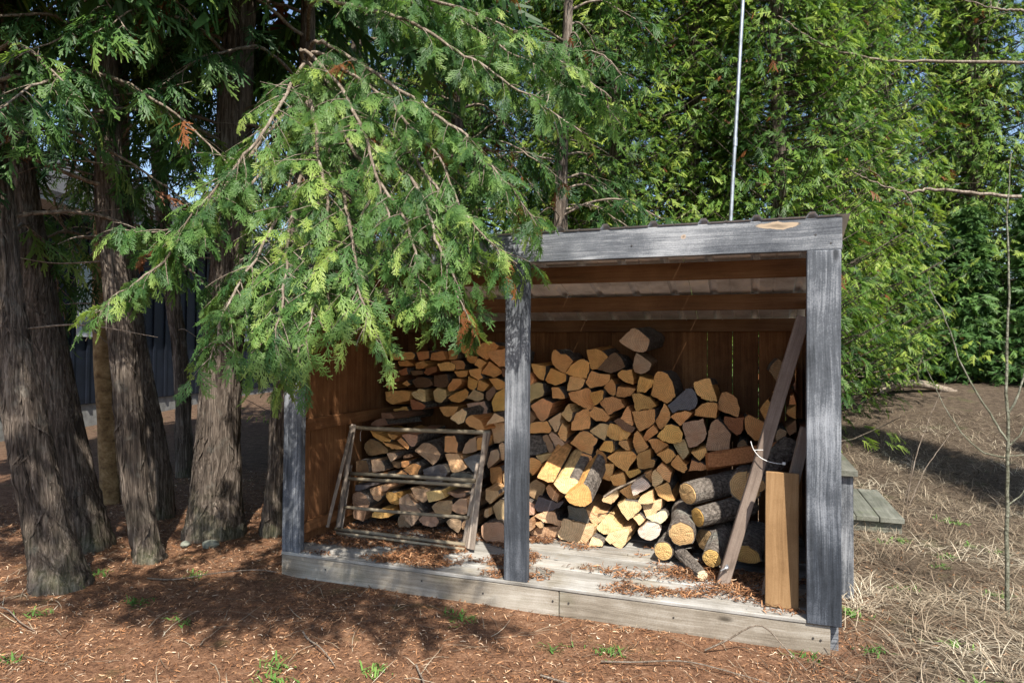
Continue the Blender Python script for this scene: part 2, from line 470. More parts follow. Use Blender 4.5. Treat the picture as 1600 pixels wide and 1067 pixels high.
_rng = np.random.default_rng(5)
FR_NEAR = [make_frond(_rng, 11, 6, .02) for _ in range(10)]
FR_MID = [make_frond(_rng, 9, 2, .028) for _ in range(8)]
FR_FAR = [make_frond(_rng, 11, 0, .038, 1) for _ in range(8)]
def make_needle_frond(rng):
    """spruce twig: axis with short needles-clusters both sides"""
    V = []
    V.extend(strip((0, 0), (0, 1), .03, .01, 0, -.1))
    for i in range(11):
        t = .05 + .88 * i / 11; s = 1 if i % 2 else -1
        ln = .42 * (1 - t) + .12
        a = R(55)
        e = (s * math.sin(a) * ln, t + math.cos(a) * ln)
        V.extend(strip((0, t), e, .05, .028, -.1 * t * t, -.1 * t * t - .12 * ln))
    V = np.array(V); return V, np.arange(len(V)).reshape(-1, 4)
FR_SPR = [make_needle_frond(_rng) for _ in range(3)]

class Sprays:
    def __init__(s, lib, seed): s.lib = lib; s.rng = np.random.default_rng(seed); s.P = []; s.D = []; s.U = []; s.S = []; s.v = []
    def put(s, p, d, u, sc, v):
        s.P.append(p); s.D.append(d); s.U.append(u); s.S.append(sc); s.v.append(v)
    def build(s, acc):
        if not s.P: return
        P = np.array(s.P); D = np.array(s.D); U = np.array(s.U); S = np.array(s.S); v = np.array(s.v)
        D /= np.linalg.norm(D, axis=1)[:, None] + 1e-9
        X = np.cross(D, U); X /= np.linalg.norm(X, axis=1)[:, None] + 1e-9
        Z = np.cross(X, D)
        k = s.rng.integers(0, len(s.lib), len(P))
        for i, (tv, tf) in enumerate(s.lib):
            m_ = np.where(k == i)[0]
            if not len(m_): continue
            W = P[m_][:, None, :] + S[m_][:, None, None] * (tv[None, :, 0:1] * X[m_][:, None, :] + tv[None, :, 1:2] * D[m_][:, None, :] + tv[None, :, 2:3] * Z[m_][:, None, :])
            F = (tf[None] + (np.arange(len(m_)) * len(tv))[:, None, None]).reshape(-1, 4)
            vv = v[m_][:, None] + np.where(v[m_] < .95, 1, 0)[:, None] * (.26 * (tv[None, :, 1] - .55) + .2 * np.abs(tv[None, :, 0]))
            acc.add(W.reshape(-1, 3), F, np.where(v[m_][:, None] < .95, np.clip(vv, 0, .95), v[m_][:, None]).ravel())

def unit(v): return np.asarray(v, float) / (np.linalg.norm(v) + 1e-9)

def bough(rng, pts, r0, sp, wood, side_len, step, fl, fstep, t0=.15, droop=.5, dead=.03, vbase=.5, bare=0.0, twigs=0.0):
    """one limb: woody axis, drooping side twigs and sprays hung along them"""
    n = max(8, int(sum(np.linalg.norm(np.subtract(pts[i + 1], pts[i])) for i in range(len(pts) - 1)) / .06))
    P = catmull(pts, n)
    P[1:] += np.cumsum(rng.normal(size=(n - 1, 3)) * .006, axis=0)
    wood.add(*tube(P, np.linspace(r0, r0 * .22, n), 5))
    T = np.gradient(P, axis=0)
    L = np.linalg.norm(T, axis=1).sum()
    m_ = int(L / step)
    for k in range(m_):
        t = t0 + (1 - t0) * (k + rng.random() * .8) / m_
        if rng.random() < bare and rng.random() > twigs: continue
        i = min(int(t * (n - 1)), n - 2)
        p = P[i]; tg = unit(T[i])
        sd = unit(np.cross(tg, (0, 0, 1))) * (1 if k % 2 else -1)
        d = unit(tg * (.55 + .5 * rng.random()) + sd * (.7 + .5 * rng.random()) + np.array([0, 0, rng.normal() * .35]))
        ln = side_len * (1 - .55 * t) * (.6 + .7 * rng.random())
        q = 4
        B = [p]
        dd = d.copy()
        for j in range(q):
            dd = unit(dd + np.array([0, 0, -droop * .16]) + rng.normal(size=3) * .06)
            B.append(B[-1] + dd * ln / q)
        B = np.array(B)
        wood.add(*tube(B, np.linspace(.0035, .0012, q + 1), 3))
        if rng.random() < twigs * .35: continue
        nf = max(3, int(ln / fstep))
        vb = vbase + rng.normal() * .13
        isdead = rng.random() < dead
        for f_ in range(nf + 1):
            u = .12 + .88 * f_ / nf
            j = min(int(u * q), q - 1)
            pos = B[j] + (B[j + 1] - B[j]) * (u * q - j)
            tb = unit(B[j + 1] - B[j])
            s2 = unit(np.cross(tb, (0, 0, 1)) + 1e-4) * (1 if f_ % 2 else -1)
            fd = unit(tb * (.8 if f_ < nf else 1.6) + s2 * (.75 if f_ < nf else 0) + np.array([0, 0, -droop * (.35 + .6 * rng.random())]) + rng.normal(size=3) * .16)
            uu = unit(np.array([0, 0, 1.0]) + rng.normal(size=3) * .45)
            if rng.random() < .12: continue
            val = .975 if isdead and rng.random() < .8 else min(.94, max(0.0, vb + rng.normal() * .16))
            sp.put(pos, fd, uu, fl * (.45 + .95 * rng.random()) * (1.1 - .3 * u), val)

def trunk_mesh(name, path, seed, mat, sides=56, ridge=.012, top=None, flare=.35, strips=0):
    """tapered trunk with furrowed, slightly twisting bark relief; path of (x,y,z,r)"""
    path = [np.array(p, float) for p in path]
    base = path[0].copy()
    n = 90
    Q = catmull(path, n)
    Q[0, 2] = -.12
    P = Q[:, :3]; rad = np.maximum(Q[:, 3] * .83, .01)
    th = np.linspace(0, 2 * np.pi, sides, endpoint=False)
    V = np.zeros((n, sides, 3))
    for i in range(n):
        z = P[i, 2]
        for j in range(sides):
            a = th[j] + .25 * z
            cx, sx = math.cos(a), math.sin(a)
            f1 = mnoise.noise(Vector((cx * 9 * rad[i] / .12, sx * 9 * rad[i] / .12, z * 1.3 + seed * 7.7)))
            f2 = mnoise.noise(Vector((cx * 15 * rad[i] / .12, sx * 15 * rad[i] / .12, z * 2.6 + seed * 3.1)))
            lob = mnoise.noise(Vector((cx * 1.3 + seed, sx * 1.3, z * .35)))
            fl = flare * math.exp(-max(z, 0) / .08) * (.35 + .65 * max(0, mnoise.noise(Vector((cx * 2.2 + seed * 5, sx * 2.2, seed)))+.4))
            r_ = rad[i] * (1 + .12 * lob + .5 * fl) + ridge * (1 - 4.0 * abs(f1)) * .9 + ridge * .8 * f2
            V[i, j] = P[i] + np.array([math.cos(th[j]), math.sin(th[j]), 0]) * r_
    Vf = V.reshape(-1, 3) - np.array([base[0], base[1], 0])
    i = np.arange(n - 1)[:, None] * sides; j = np.arange(sides)[None, :]; j2 = (j + 1) % sides
    F = np.stack([i + j, i + j2, i + sides + j2, i + sides + j], -1).reshape(-1, 4)
    # peeling fibrous strips lying along the ridges
    rs = np.random.default_rng(seed + 900); SV = []; SF = []; SA = []
    zmax = 3.2
    for _ in range(strips):
        j0 = rs.random() * sides; z0 = .05 + rs.random() * zmax; ln = .08 + .35 * rs.random(); wd_ = .003 + .006 * rs.random()
        m_ = 7; slant = rs.normal() * .08; lift = .002 + .004 * rs.random(); c0 = len(SV); curl = rs.random() < .25
        for q in range(m_):
            f = q / (m_ - 1); z = z0 + ln * f
            i_ = int(np.clip(np.searchsorted(P[:, 2], z), 1, n - 1)); a = 2 * math.pi * j0 / sides + slant * f / max(rad[i_], .05)
            jj = int(round(a / (2 * math.pi) * sides)) % sides
            t_ = np.clip((z - P[i_ - 1, 2]) / (P[i_, 2] - P[i_ - 1, 2] + 1e-9), 0, 1)
            pc = P[i_ - 1] * (1 - t_) + P[i_] * t_; vs = V[i_ - 1, jj] * (1 - t_) + V[i_, jj] * t_
            rr = np.linalg.norm((vs - pc)[:2])
            out = np.array([math.cos(a), math.sin(a), 0]); sd_ = np.array([-math.sin(a), math.cos(a), 0])
            pp = pc + out * (rr + lift + (.012 * (1 - f) ** 3 if curl else 0)) ; pp[2] = z
            w_ = wd_ * (1 - .8 * abs(2 * f - 1) ** 3)
            for sg in (-1, 1): SV.append(pp + sd_ * sg * w_ - np.array([base[0], base[1], 0]))
        for q in range(m_ - 1): SF.append((c0 + 2 * q, c0 + 2 * q + 1, c0 + 2 * q + 3, c0 + 2 * q + 2))
    sm = mesh_np('bark_strips', SV, SF, [mat], smooth=True) if strips else None
    me = mesh_np(name, Vf, F, [mat], smooth=True)
    return (me, base, sm) if strips else (me, base)

# ------------------------------------------------------------------ the setting: ground
def gz(x, y):
    k = .3 + .7 * min(1.0, max(0.0, (x + 3.0) / 5.0))
    yy = max(0.0, y - 1.2)
    z = k * (.02 * yy ** 2 if yy < 6.5 else .845 + .05 * (yy - 6.5))
    z += .012 * mnoise.noise(Vector((x * .9, y * .9, 3.1))) + .006 * mnoise.noise(Vector((x * 3.1, y * 3.1, 1.7)))
    if -.3 < x < 3.2 and -.25 < y < 1.7: z = min(z, .0)
    z -= .012 if (x > 0 and y < 0) else 0
    return z
def build_ground():
    xs = np.concatenate([np.linspace(-90, -8, 14), np.linspace(-7, 8, 130), np.linspace(9, 90, 14)])
    ys = np.concatenate([np.linspace(-40, -5, 8), np.linspace(-4, 8, 110), np.linspace(8.6, 16, 12), np.linspace(20, 110, 10)])
    V = [(x, y, gz(x, y)) for y in ys for x in xs]
    nx = len(xs)
    F = [(a * nx + b, a * nx + b + 1, (a + 1) * nx + b + 1, (a + 1) * nx + b) for a in range(len(ys) - 1) for b in range(nx - 1)]
    me = mesh_np('ground', V, F, ['ground'], smooth=True)
    link('ground', me, kind='structure', label='forest floor of rusty cedar needles and straw-coloured dead grass', category='ground')
build_ground()

# ------------------------------------------------------------------ house behind the cedars on the left
def build_house():
    A = Vector((-6.9, 2.2, 0)); B = Vector((-8.6, 11.5, 0))
    d = (B - A); L = d.length; d.normalize(); nrm = Vector((d.y, -d.x, 0))      # nrm points to the camera side
    if nrm.x < 0: nrm = -nrm
    rot = math.atan2(d.y, d.x)
    root = empty('house', (A.x, A.y, 0), 'dark navy board-and-batten house half hidden behind the cedar trunks', 'house')
    root.rotation_euler = (0, 0, rot)
    # local: x along the wall, y towards away from camera? decide sign
    s = -1 if (Matrix.Rotation(rot, 3, 'Z') @ Vector((0, 1, 0))).dot(nrm) > 0 else 1
    def bx(nm, x0, x1, o0, o1, z0, z1, mat, par=root, bev=.004):
        lo = (x0, min(s * o0, s * o1), z0); hi = (x1, max(s * o0, s * o1), z1)
        return link(nm, box_mesh(nm, lo, hi, mat, bev), par)
    # outward = negative o ; o>0 goes into the house
    bx('foundation', 0, L, -.02, 5.0, -.2, .42, 'concrete')
    wl = bx('wall', 0, L, -.05, 5.0, .421, 3.3, 'navy')
    x = .1
    while x < L:
        bx('batten', x, x + .05, -.075, -.0505, .43, 3.25, 'navy', wl, 0); x += .3
    for (wx, ww, z0, z1) in ((2.05, .9, 1.55, 2.55), (5.6, 1.0, 1.55, 2.55)):
        w = bx('window', wx, wx + ww, -.085, -.0755, z0, z1, 'glass')
        for (a, b_, c, d_) in ((wx - .08, wx, z0 - .08, z1 + .08), (wx + ww, wx + ww + .08, z0 - .08, z1 + .08), (wx, wx + ww, z0 - .08, z0), (wx, wx + ww, z1, z1 + .08), (wx + ww * .48, wx + ww * .52, z0, z1)):
            bx('window_frame', a, b_, -.11, -.0755, c, d_, 'trim_white', w)
    bx('soffit', -.4, L + .4, -.6, .1, 3.3, 3.36, 'trim_white')
    # pitched roof
    V = []
    for xx in (-.4, L + .4):
        for (o, z) in ((-.62, 3.365), (2.5, 4.9), (5.6, 3.365), (5.6, 3.45), (2.5, 5.0), (-.62, 3.45)): V.append((xx, s * o, z))
    F = [(i, (i + 1) % 6, 6 + (i + 1) % 6, 6 + i) for i in range(6)] + [(0, 1, 2, 3, 4, 5), (11, 10, 9, 8, 7, 6)]
    link('roof', pydata('roof', V, F, ['roof_shingle']), root)
build_house()

# ------------------------------------------------------------------ woodshed
DZ = .13
shed = empty('woodshed', (0, 0, 0), 'open-fronted wooden woodshed with grey posts and sloping metal roof, stacked with firewood', 'woodshed')
def part(nm, lo, hi, mat, par=None, bev=.003, seg=None, jit=0, seed=0):
    return link(nm, box_mesh(nm, lo, hi, mat, bev, seg, jit, seed), par or shed)
def roof_z(y): return 1.875 - .25 * y
deck = empty('deck', (0, 0, 0)); deck.parent = shed
part('post', (.002, .0, DZ), (.125, .042, 1.73), 'grey_z', seg=8, jit=.003, seed=1)
part('post', (1.36, .0, DZ), (1.483, .042, 1.73), 'post_middle', seg=8, jit=.003, seed=2)
part('post', (2.764, -.012, .118), (2.90, .03, 1.73), 'post_right', seg=8, jit=.003, seed=3)
part('beam', (-.02, -.004, 1.731), (2.905, .038, 1.873), 'beam_x', seg=10, jit=.003, seed=4)
for (a, b_) in ((.0, 1.648), (1.652, 2.858)):
    part('fascia_board', (a, .0, -.06), (b_, .036, .112), 'fascia_x', deck, seg=8, jit=.003, seed=a + 5)
yy = .0
k = 0
while yy < 1.44:
    w_ = .137
    part('deck_board', (.0, yy if k else -.004, .1125), (2.86, min(yy + w_ - .009, 1.445), DZ - (.0015 if k % 2 else 0)), 'deck_x', deck, bev=.003, seg=10, jit=.002, seed=20 + k)
    yy += w_; k += 1
part('skirt_board', (2.8585, .05, -.06), (2.895, 1.46, .112), 'grey_x', deck)
# left wall planks, rails
left_wall = empty('left_wall', (0, 0, 0)); left_wall.parent = shed
yy = .044; k = 0
while yy < 1.44:
    y1 = min(yy + .19, 1.447)
    me = box_mesh('plank', (.0, yy, .131), (.019, y1 - .003, roof_z(y1) - .03), 'stain_z', .002, 6, .003, 40 + k)
    link('plank', me, left_wall); yy += .19; k += 1
part('rail', (.0195, .044, .80), (.058, 1.40, .875), 'stain_y', left_wall)
part('rail', (.0195, .044, .20), (.058, 1.40, .262), 'stain_y', left_wall)
right_wall = empty('right_wall', (0, 0, 0)); right_wall.parent = shed
yy = .044; k = 0
while yy < 1.44:
    y1 = min(yy + .19, 1.447)
    link('plank', box_mesh('plank', (2.842, yy, .131), (2.858, y1 - .003, roof_z(y1) - .03), 'stain_z', .002, 6, .003, 60 + k), right_wall); yy += .19; k += 1
part('rail', (2.803, .044, .80), (2.8415, 1.40, .875), 'stain_y', right_wall)
back_wall = empty('back_wall', (0, 0, 0)); back_wall.parent = shed
xx = .0; k = 0
while xx < 2.85:
    x1 = min(xx + .1615, 2.858)
    gap = .0032 if k in (14, 15) else .0002
    link('plank', box_mesh('plank', (xx, 1.452, .05), (x1 - gap, 1.47, roof_z(1.46) - .02), 'stain_z', .002, 6, .002, 80 + k), back_wall); xx += .1615; k += 1
part('rear_plate', (.02, 1.405, 1.425), (2.84, 1.4515, 1.508), 'purlin_x', seg=6, jit=.002, seed=7)
part('purlin', (.02, .405, roof_z(.42) - .105), (2.84, .443, roof_z(.43) - .012), 'purlin_x', seg=6, jit=.003, seed=8)
part('purlin', (.02, .915, roof_z(.93) - .105), (2.84, .953, roof_z(.94) - .012), 'purlin_x', seg=6, jit=.003, seed=9)
# ribbed metal roof, four sheets
def roof_panel(x0, x1, first):
    xs = [x0]; zs = [0.0]
    rib = .228
    k_ = math.ceil((x0 - .02) / rib)
    while True:
        c = .05 + k_ * rib
        if c > x1 - .03: break
        if c > x0 + .03:
            for dx, dz in ((-.024, 0), (-.011, .019), (.011, .019), (.024, 0)): xs.append(c + dx); zs.append(dz)
            for dx, dz in ((.09, 0), (.093, .003), (.103, .003), (.106, 0)):
                if c + dx < x1 - .01: xs.append(c + dx); zs.append(dz)
        k_ += 1
    xs.append(x1); zs.append(0)
    ys = [-.012, .3, .7, 1.1, 1.56]
    n = len(xs); V = []; F = []; mi = []
    for lay in (0, 1):
        for y in ys:
            for x, z in zip(xs, zs):
                wob = .0012 * mnoise.noise(Vector((x * 4, y * 2, 2)))
                V.append((x, y, roof_z(y) + .004 + z + wob - lay * .0022))
    o = n * len(ys)
    for a in range(len(ys) - 1):
        for b_ in range(n - 1):
            F.append((a * n + b_, a * n + b_ + 1, (a + 1) * n + b_ + 1, (a + 1) * n + b_)); mi.append(0)
            F.append((o + a * n + b_, o + (a + 1) * n + b_, o + (a + 1) * n + b_ + 1, o + a * n + b_ + 1)); mi.append(1)
    for b_ in range(n - 1):
        F.append((b_, o + b_, o + b_ + 1, b_ + 1)); mi.append(0)
        e = (len(ys) - 1) * n
        F.append((e + b_, e + b_ + 1, o + e + b_ + 1, o + e + b_)); mi.append(0)
    for c in (0, n - 1):
        for a in range(len(ys) - 1):
            F.append((a * n + c, (a + 1) * n + c, o + (a + 1) * n + c, o + a * n + c)); mi.append(0)
    link('roof_panel', pydata('roof_panel', V, F, ['roof_top', 'roof_under'], midx=mi), shed)
for (a, b_) in ((-.09, .70), (.702, 1.45), (1.452, 2.20), (2.202, 2.935)): roof_panel(a, b_, 0)
# roof screws through the purlins, seen as bright tips below
scr = None
for yv in (.424, .934, 1.428):
    for kx in range(12):
        x = .05 + .228 * kx + .03
        if scr is None:
            sv, sf = tube(np.array([[0, 0, 0], [0, 0, -.02]]), [.004, .0015], 6)
            scr = mesh_np('screw', sv, sf, ['screw'])
        if yv > 1.4:
            o = link('screw', scr, shed); o.location = (x, yv - .035, roof_z(yv) + .003)
# nails / bolt heads on posts and beam
V, F = tube(np.array([[0, 0, 0], [0, -.002, 0]]), [.005, .004], 8)
F = F.tolist() + [list(range(8, 16))]
nail = pydata('nail', V, F, ['roof_top'])
for (x, z) in ((2.80, 1.80), (2.86, 1.76), (1.40, 1.80), (1.45, 1.77), (2.0, 1.79), (.3, .06), (.9, .07), (1.25, .05), (1.62, .06), (1.7, .06), (2.2, .06), (2.79, .055), (2.82, .05)):
    o = link('nail', nail, shed); o.location = (x, -.0045 if z > .2 else -.0018, z)

LOGS = [
("o",0,1.00,[654,1334,715,1325,768,1279,712,1266,669,1278]),
("o",0,1.00,[761,1286,824,1338,901,1348,939,1319,853,1228,804,1253]),
("o",0,1.00,[867,1280,991,1303,1052,1281,1039,1198,943,1187,877,1241]),
("o",0,1.00,[701,1262,790,1247,762,1201,712,1220]),
("o",0,1.00,[769,1194,797,1237,853,1208,812,1169]),
("o",0,1.00,[871,1218,961,1149,903,1109,812,1136]),
("o",0,1.00,[734,1155,776,1165,815,1169,808,1130,826,1104,791,1091,741,1122]),
("d",0,0.99,[968,1171,1057,1179,1057,1122,975,1120]),
("o",0,1.00,[716,1115,784,1084,777,1045,746,1018,714,1043]),
("o",0,1.00,[788,1091,868,1060,834,1017,781,1019]),
("o",0,1.00,[882,1099,937,1106,989,1075,986,1050,931,1026]),
("d",0,1.00,[855,1008,903,1051,924,1035,907,990,876,950,855,969]),
("o",0,1.00,[897,945,924,1003,993,1040,1054,1039,1062,905,911,881]),
("p",0,1.00,[704,965,756,1021,834,994,827,962,792,944]),
("p",0,1.00,[711,929,841,946,863,892,843,820,779,843,736,881]),
("o",0,0.74,[820,843,853,878,929,836,952,794,916,787,850,808]),
("p",0,0.74,[955,816,1016,894,1071,866,1078,845,974,825]),
("r",0,1.00,[80,1103,94,1141,171,1142,195,1071,149,1060]),
("r",0,1.00,[183,1146,248,1167,256,1120,203,1112]),
("d",0,1.00,[263,1141,354,1149,369,1122,287,1107]),
("r",0,1.00,[377,1129,399,1163,480,1177,473,1144,407,1116]),
("d",0,1.00,[287,1073,340,1098,422,1090,445,1050,400,1029,310,1030]),
("d",0,1.00,[455,1110,547,1125,562,1066,540,1032,456,1037]),
("o",0,1.00,[80,1055,110,1059,126,1029,119,1008,84,1021]),
("o",0,1.00,[203,1051,237,1072,272,1046,249,1032]),
("o",0,1.00,[80,993,204,1004,276,999,266,938,135,903,85,932]),
("p",0,1.00,[284,982,340,1017,385,1009,394,928,326,946]),
("r",0,1.00,[277,945,326,930,387,908,372,874,289,871]),
("p",0,1.00,[452,1004,489,1028,548,1013,552,967,512,929,468,938]),
("o",0,1.00,[566,1040,613,1093,670,1095,674,1062,621,1018,574,1010]),
("o",0,1.00,[559,960,614,995,678,1023,707,1010,693,958,643,930,592,938]),
("o",0,1.00,[619,1146,713,1154,699,1115,641,1107]),
("o",0,1.00,[505,896,643,904,615,850,564,832,520,866]),
("p",0,0.74,[725,852,741,877,802,916,829,893,816,837,776,817]),
("o",0,1.00,[136,866,243,890,267,850,252,796,191,813]),
("d",0,0.74,[220,870,278,872,315,835,220,831]),
("o",0,1.00,[308,1195,376,1216,413,1190,384,1169,324,1155]),
("o",0,1.00,[488,1191,546,1211,612,1192,598,1153,510,1145]),
("d",0,1.00,[80,1185,155,1193,164,1152,86,1148]),
("o",0,1.00,[171,1207,247,1215,293,1188,248,1174,186,1173]),
("o",0,1.00,[442,1270,531,1284,560,1231,502,1218,428,1223]),
("o",0,1.00,[567,1298,647,1291,640,1232,575,1225]),
("o",0,1.00,[323,1276,420,1284,420,1230,338,1222]),
("o",0,1.00,[131,1261,231,1276,308,1263,293,1222,147,1220]),
("o",0,1.00,[575,1215,647,1222,691,1193,677,1160,619,1156]),
("d",0,0.74,[113,784,163,820,240,827,257,790,180,774]),
("o",0,0.72,[126,745,179,730,302,698,294,686,218,684,152,710]),
("o",0,0.71,[238,677,327,667,402,646,333,637,268,655]),
("o",0,0.72,[280,740,361,729,321,699,304,708]),
("p",0,0.72,[381,731,424,742,498,736,493,689,451,659,419,685]),
("o",0,0.72,[344,696,379,717,435,663,427,639]),
("d",0,0.71,[126,686,198,675,270,627,259,607,133,576,94,598,88,655]),
("p",0,0.69,[162,561,244,561,266,496,174,478]),
("d",0,0.69,[80,556,151,560,157,480,80,469]),
("p",0,0.70,[283,610,339,615,364,595,316,559]),
("d",0,0.70,[367,591,425,609,447,591,378,568]),
("k",0,0.71,[473,634,522,683,595,678,652,612,609,547,549,587]),
("o",0,0.69,[378,560,436,564,441,548,405,520,383,523]),
("o",0,0.69,[410,516,481,558,549,548,523,510,513,472,456,487]),
("o",0,0.68,[347,475,395,507,437,486,427,460,364,462]),
("o",0,0.68,[223,472,283,487,310,477,294,460,235,458]),
("d",0,0.69,[297,560,367,550,368,513,319,519]),
("o",0,0.72,[673,729,746,738,767,704,765,633,671,635]),
("k",0,0.71,[789,628,814,684,853,727,887,734,893,652,834,631]),
("o",0,0.72,[896,734,955,737,941,664,901,662]),
("g",0,0.70,[819,601,890,627,954,631,945,559,891,524]),
("p",0,0.69,[692,625,782,630,848,548,793,522,738,514,718,572]),
("g",0,0.69,[549,521,621,544,707,566,735,515,688,453,576,449,555,489]),
("g",0,0.68,[751,508,811,521,899,505,900,456,831,446,741,458]),
("o",0,0.79,[969,541,1031,550,1050,519,1041,432,987,424,963,459]),
("k",0,0.83,[970,645,1022,662,1037,607,963,538,953,574]),
("p",0,0.78,[1057,511,1081,517,1115,466,1067,439]),
("p",0,0.89,[929,813,1027,820,1064,800,1055,721,985,689,952,683]),
("p",0,0.85,[1022,687,1049,702,1089,681,1085,612,1040,591]),
("g",0,0.67,[90,403,216,407,151,374,91,360]),
("o",0,0.67,[80,399,81,412,80,373,80,366]),
("p",0,0.66,[179,373,233,396,268,333,245,301,207,309]),
("k",0,0.67,[242,386,272,405,326,395,283,366,256,368]),
("o",0,0.66,[275,325,296,357,354,360,400,303,376,282,318,287]),
("n",0,0.65,[80,343,137,363,187,334,209,298,188,254,156,171,90,184,80,187,80,225,80,276]),
("n",0,0.64,[414,334,465,370,528,307,570,264,534,197,509,181,467,219,425,284]),
("k",0,0.66,[465,400,601,396,607,360,561,313,509,329]),
("o",0,0.64,[231,231,268,253,332,254,364,224,301,207,226,207]),
("n",0,0.63,[391,217,427,252,458,241,480,188,454,140,381,133,370,183]),
("n",0,0.63,[551,215,597,251,667,253,698,220,683,191,638,178,582,186]),
("p",0,0.66,[614,397,710,409,740,366,630,332]),
("n",0,0.66,[745,398,869,403,859,380,800,371]),
("k",0,0.65,[775,318,831,367,875,366,876,281,837,269,782,287]),
("n",0,0.65,[618,291,663,329,758,344,771,313,759,263,709,231,639,261]),
("n",0,0.63,[738,211,777,246,836,234,839,194,818,150,778,175]),
("n",0,0.63,[846,212,875,246,914,241,900,173,851,177]),
("p",0,0.66,[1004,440,1089,433,1099,417,1033,350,1002,378]),
("p",0,0.64,[1036,323,1078,370,1125,370,1153,324,1121,247,1065,246]),
("n",0,0.62,[1003,230,1050,252,1116,258,1153,227,1140,139,1037,133,1004,169]),
("p",0,0.64,[1003,312,1027,323,1028,274,999,267]),
("o",0,0.99,[1167,1204,1271,1191,1263,1098,1216,1118,1181,1158]),
("o",0,1.00,[1311,1271,1325,1298,1349,1292,1370,1267,1408,1266,1454,1228,1402,1146,1345,1177,1319,1206]),
("o",0,0.98,[1271,1103,1311,1179,1417,1134,1405,1093,1342,1067,1286,1087]),
("o",0,0.99,[1415,1150,1448,1199,1498,1234,1549,1229,1564,1209,1546,1116,1440,1134]),
("o",0,0.98,[1435,1130,1537,1112,1518,1060,1490,1043,1415,1033]),
("o",0,1.00,[1543,1299,1598,1301,1643,1290,1680,1254,1627,1185,1579,1179,1558,1237]),
("o",0,0.98,[1546,1088,1578,1163,1631,1146,1696,1141,1696,1107,1668,1075,1575,1057]),
("o",0,0.98,[1661,1059,1712,1117,1734,1077,1735,1021,1719,1010]),
("o",0,0.98,[1161,1150,1192,1118,1201,1077,1162,1059,1109,1074,1109,1137]),
("p",0,0.97,[1172,1056,1204,1077,1260,1078,1269,997,1205,978,1166,944,1122,951,1131,1034]),
("o",0,0.97,[1328,1055,1370,1052,1408,1013,1411,987,1337,987]),
("o",0,0.97,[1435,1022,1566,1054,1604,943,1575,920,1506,944,1448,978]),
("o",0,0.97,[1588,1028,1659,1048,1675,1036,1669,1001,1631,956,1611,955]),
("n",0,1.00,[1756,1358,1825,1423,1845,1434,1876,1421,1939,1364,1931,1309,1904,1285,1842,1297,1774,1336]),
("d",0,1.00,[1621,1175,1676,1248,1724,1282,1752,1257,1788,1206,1780,1186,1696,1157]),
("n",0,0.99,[1843,1195,1858,1273,1874,1277,1955,1216,1944,1180,1894,1148,1851,1163]),
("o",0,0.99,[1742,1150,1774,1170,1829,1175,1845,1120,1845,1085,1798,1096,1754,1126]),
("o",0,0.98,[1870,1039,1885,1133,1977,1112,1955,1065,1920,1039]),
("o",0,0.98,[1987,1161,2010,1166,2056,1143,2083,1101,2099,1035,2091,1011,2057,975,2015,990,1955,1023]),
("o",0,0.96,[1177,932,1260,980,1329,949,1295,859,1257,831,1214,880]),
("d",0,0.95,[1173,900,1190,896,1229,853,1199,823,1173,830,1130,832,1129,890]),
("o",0,0.95,[1197,820,1308,836,1338,793,1321,768,1185,758]),
("p",0,0.95,[1315,844,1390,896,1387,819,1366,774,1332,813]),
("p",0,0.96,[1393,887,1446,957,1471,898,1449,841]),
("o",0,0.95,[1461,830,1489,895,1554,922,1571,910,1577,803,1465,788]),
("o",0,0.96,[1578,898,1614,943,1662,925,1704,879,1683,853,1627,853,1582,883]),
("o",0,0.94,[1375,767,1402,829,1431,798,1431,726,1419,715,1390,732]),
("p",0,0.94,[1314,753,1337,770,1416,702,1365,655,1341,698]),
("n",0,0.93,[1270,739,1300,753,1342,698,1355,659,1326,641,1305,672]),
("b",0,0.93,[1173,738,1241,742,1296,696,1307,644,1242,625,1178,613]),
("o",0,0.93,[1456,704,1511,771,1572,781,1632,737,1604,689,1593,643,1544,658]),
("p",0,0.94,[1578,787,1642,835,1697,831,1678,735,1642,744]),
("o",0,0.93,[1651,680,1688,736,1736,739,1732,669]),
("o",0,0.90,[1181,600,1251,608,1289,570,1235,500,1184,547]),
("p",0,0.91,[1243,622,1365,649,1373,617,1311,598,1286,580]),
("n",0,0.86,[1192,431,1250,475,1313,440,1297,384,1259,343,1196,376]),
("p",0,0.85,[1323,426,1347,452,1413,398,1401,348,1352,374]),
("g",0,0.83,[1263,308,1293,381,1404,349,1448,363,1424,326,1359,293,1290,287]),
("k",0,0.82,[1204,344,1262,329,1259,266,1221,259,1171,278,1170,337]),
("o",0,0.91,[1512,587,1530,632,1558,653,1603,632,1611,609,1583,562,1539,573]),
("o",0,0.92,[1625,664,1641,676,1684,648,1689,597,1623,593]),
("o",0,0.89,[1631,592,1741,595,1730,531,1714,489,1663,507,1636,552]),
("o",1,0.64,[1320,527,1366,590,1445,539,1426,512,1387,505]),
("p",1,0.62,[1439,504,1464,535,1533,547,1578,525,1582,503,1526,451,1480,459]),
("o",1,0.60,[1515,442,1629,525,1673,485,1677,424,1637,403,1607,393,1547,406]),
("p",0,0.79,[1271,261,1320,288,1397,295,1410,250,1450,238,1426,207,1390,221,1329,227]),
("n",0,0.78,[1218,216,1263,259,1270,189,1231,170,1189,174,1189,213]),
("k",0,0.78,[1274,217,1317,229,1329,199,1301,191]),
("n",0,0.76,[1231,153,1280,185,1341,191,1421,206,1429,173,1393,133,1329,133,1272,133,1243,133]),
("p",0,0.76,[1464,270,1515,256,1601,245,1655,243,1640,185,1601,136,1570,133,1500,137,1449,147,1429,164,1452,227]),
("g",0,0.80,[1481,340,1527,332,1582,341,1610,263,1598,216,1539,226,1484,236]),
("k",0,0.80,[1578,336,1644,308,1717,307,1691,274,1649,238,1609,278]),
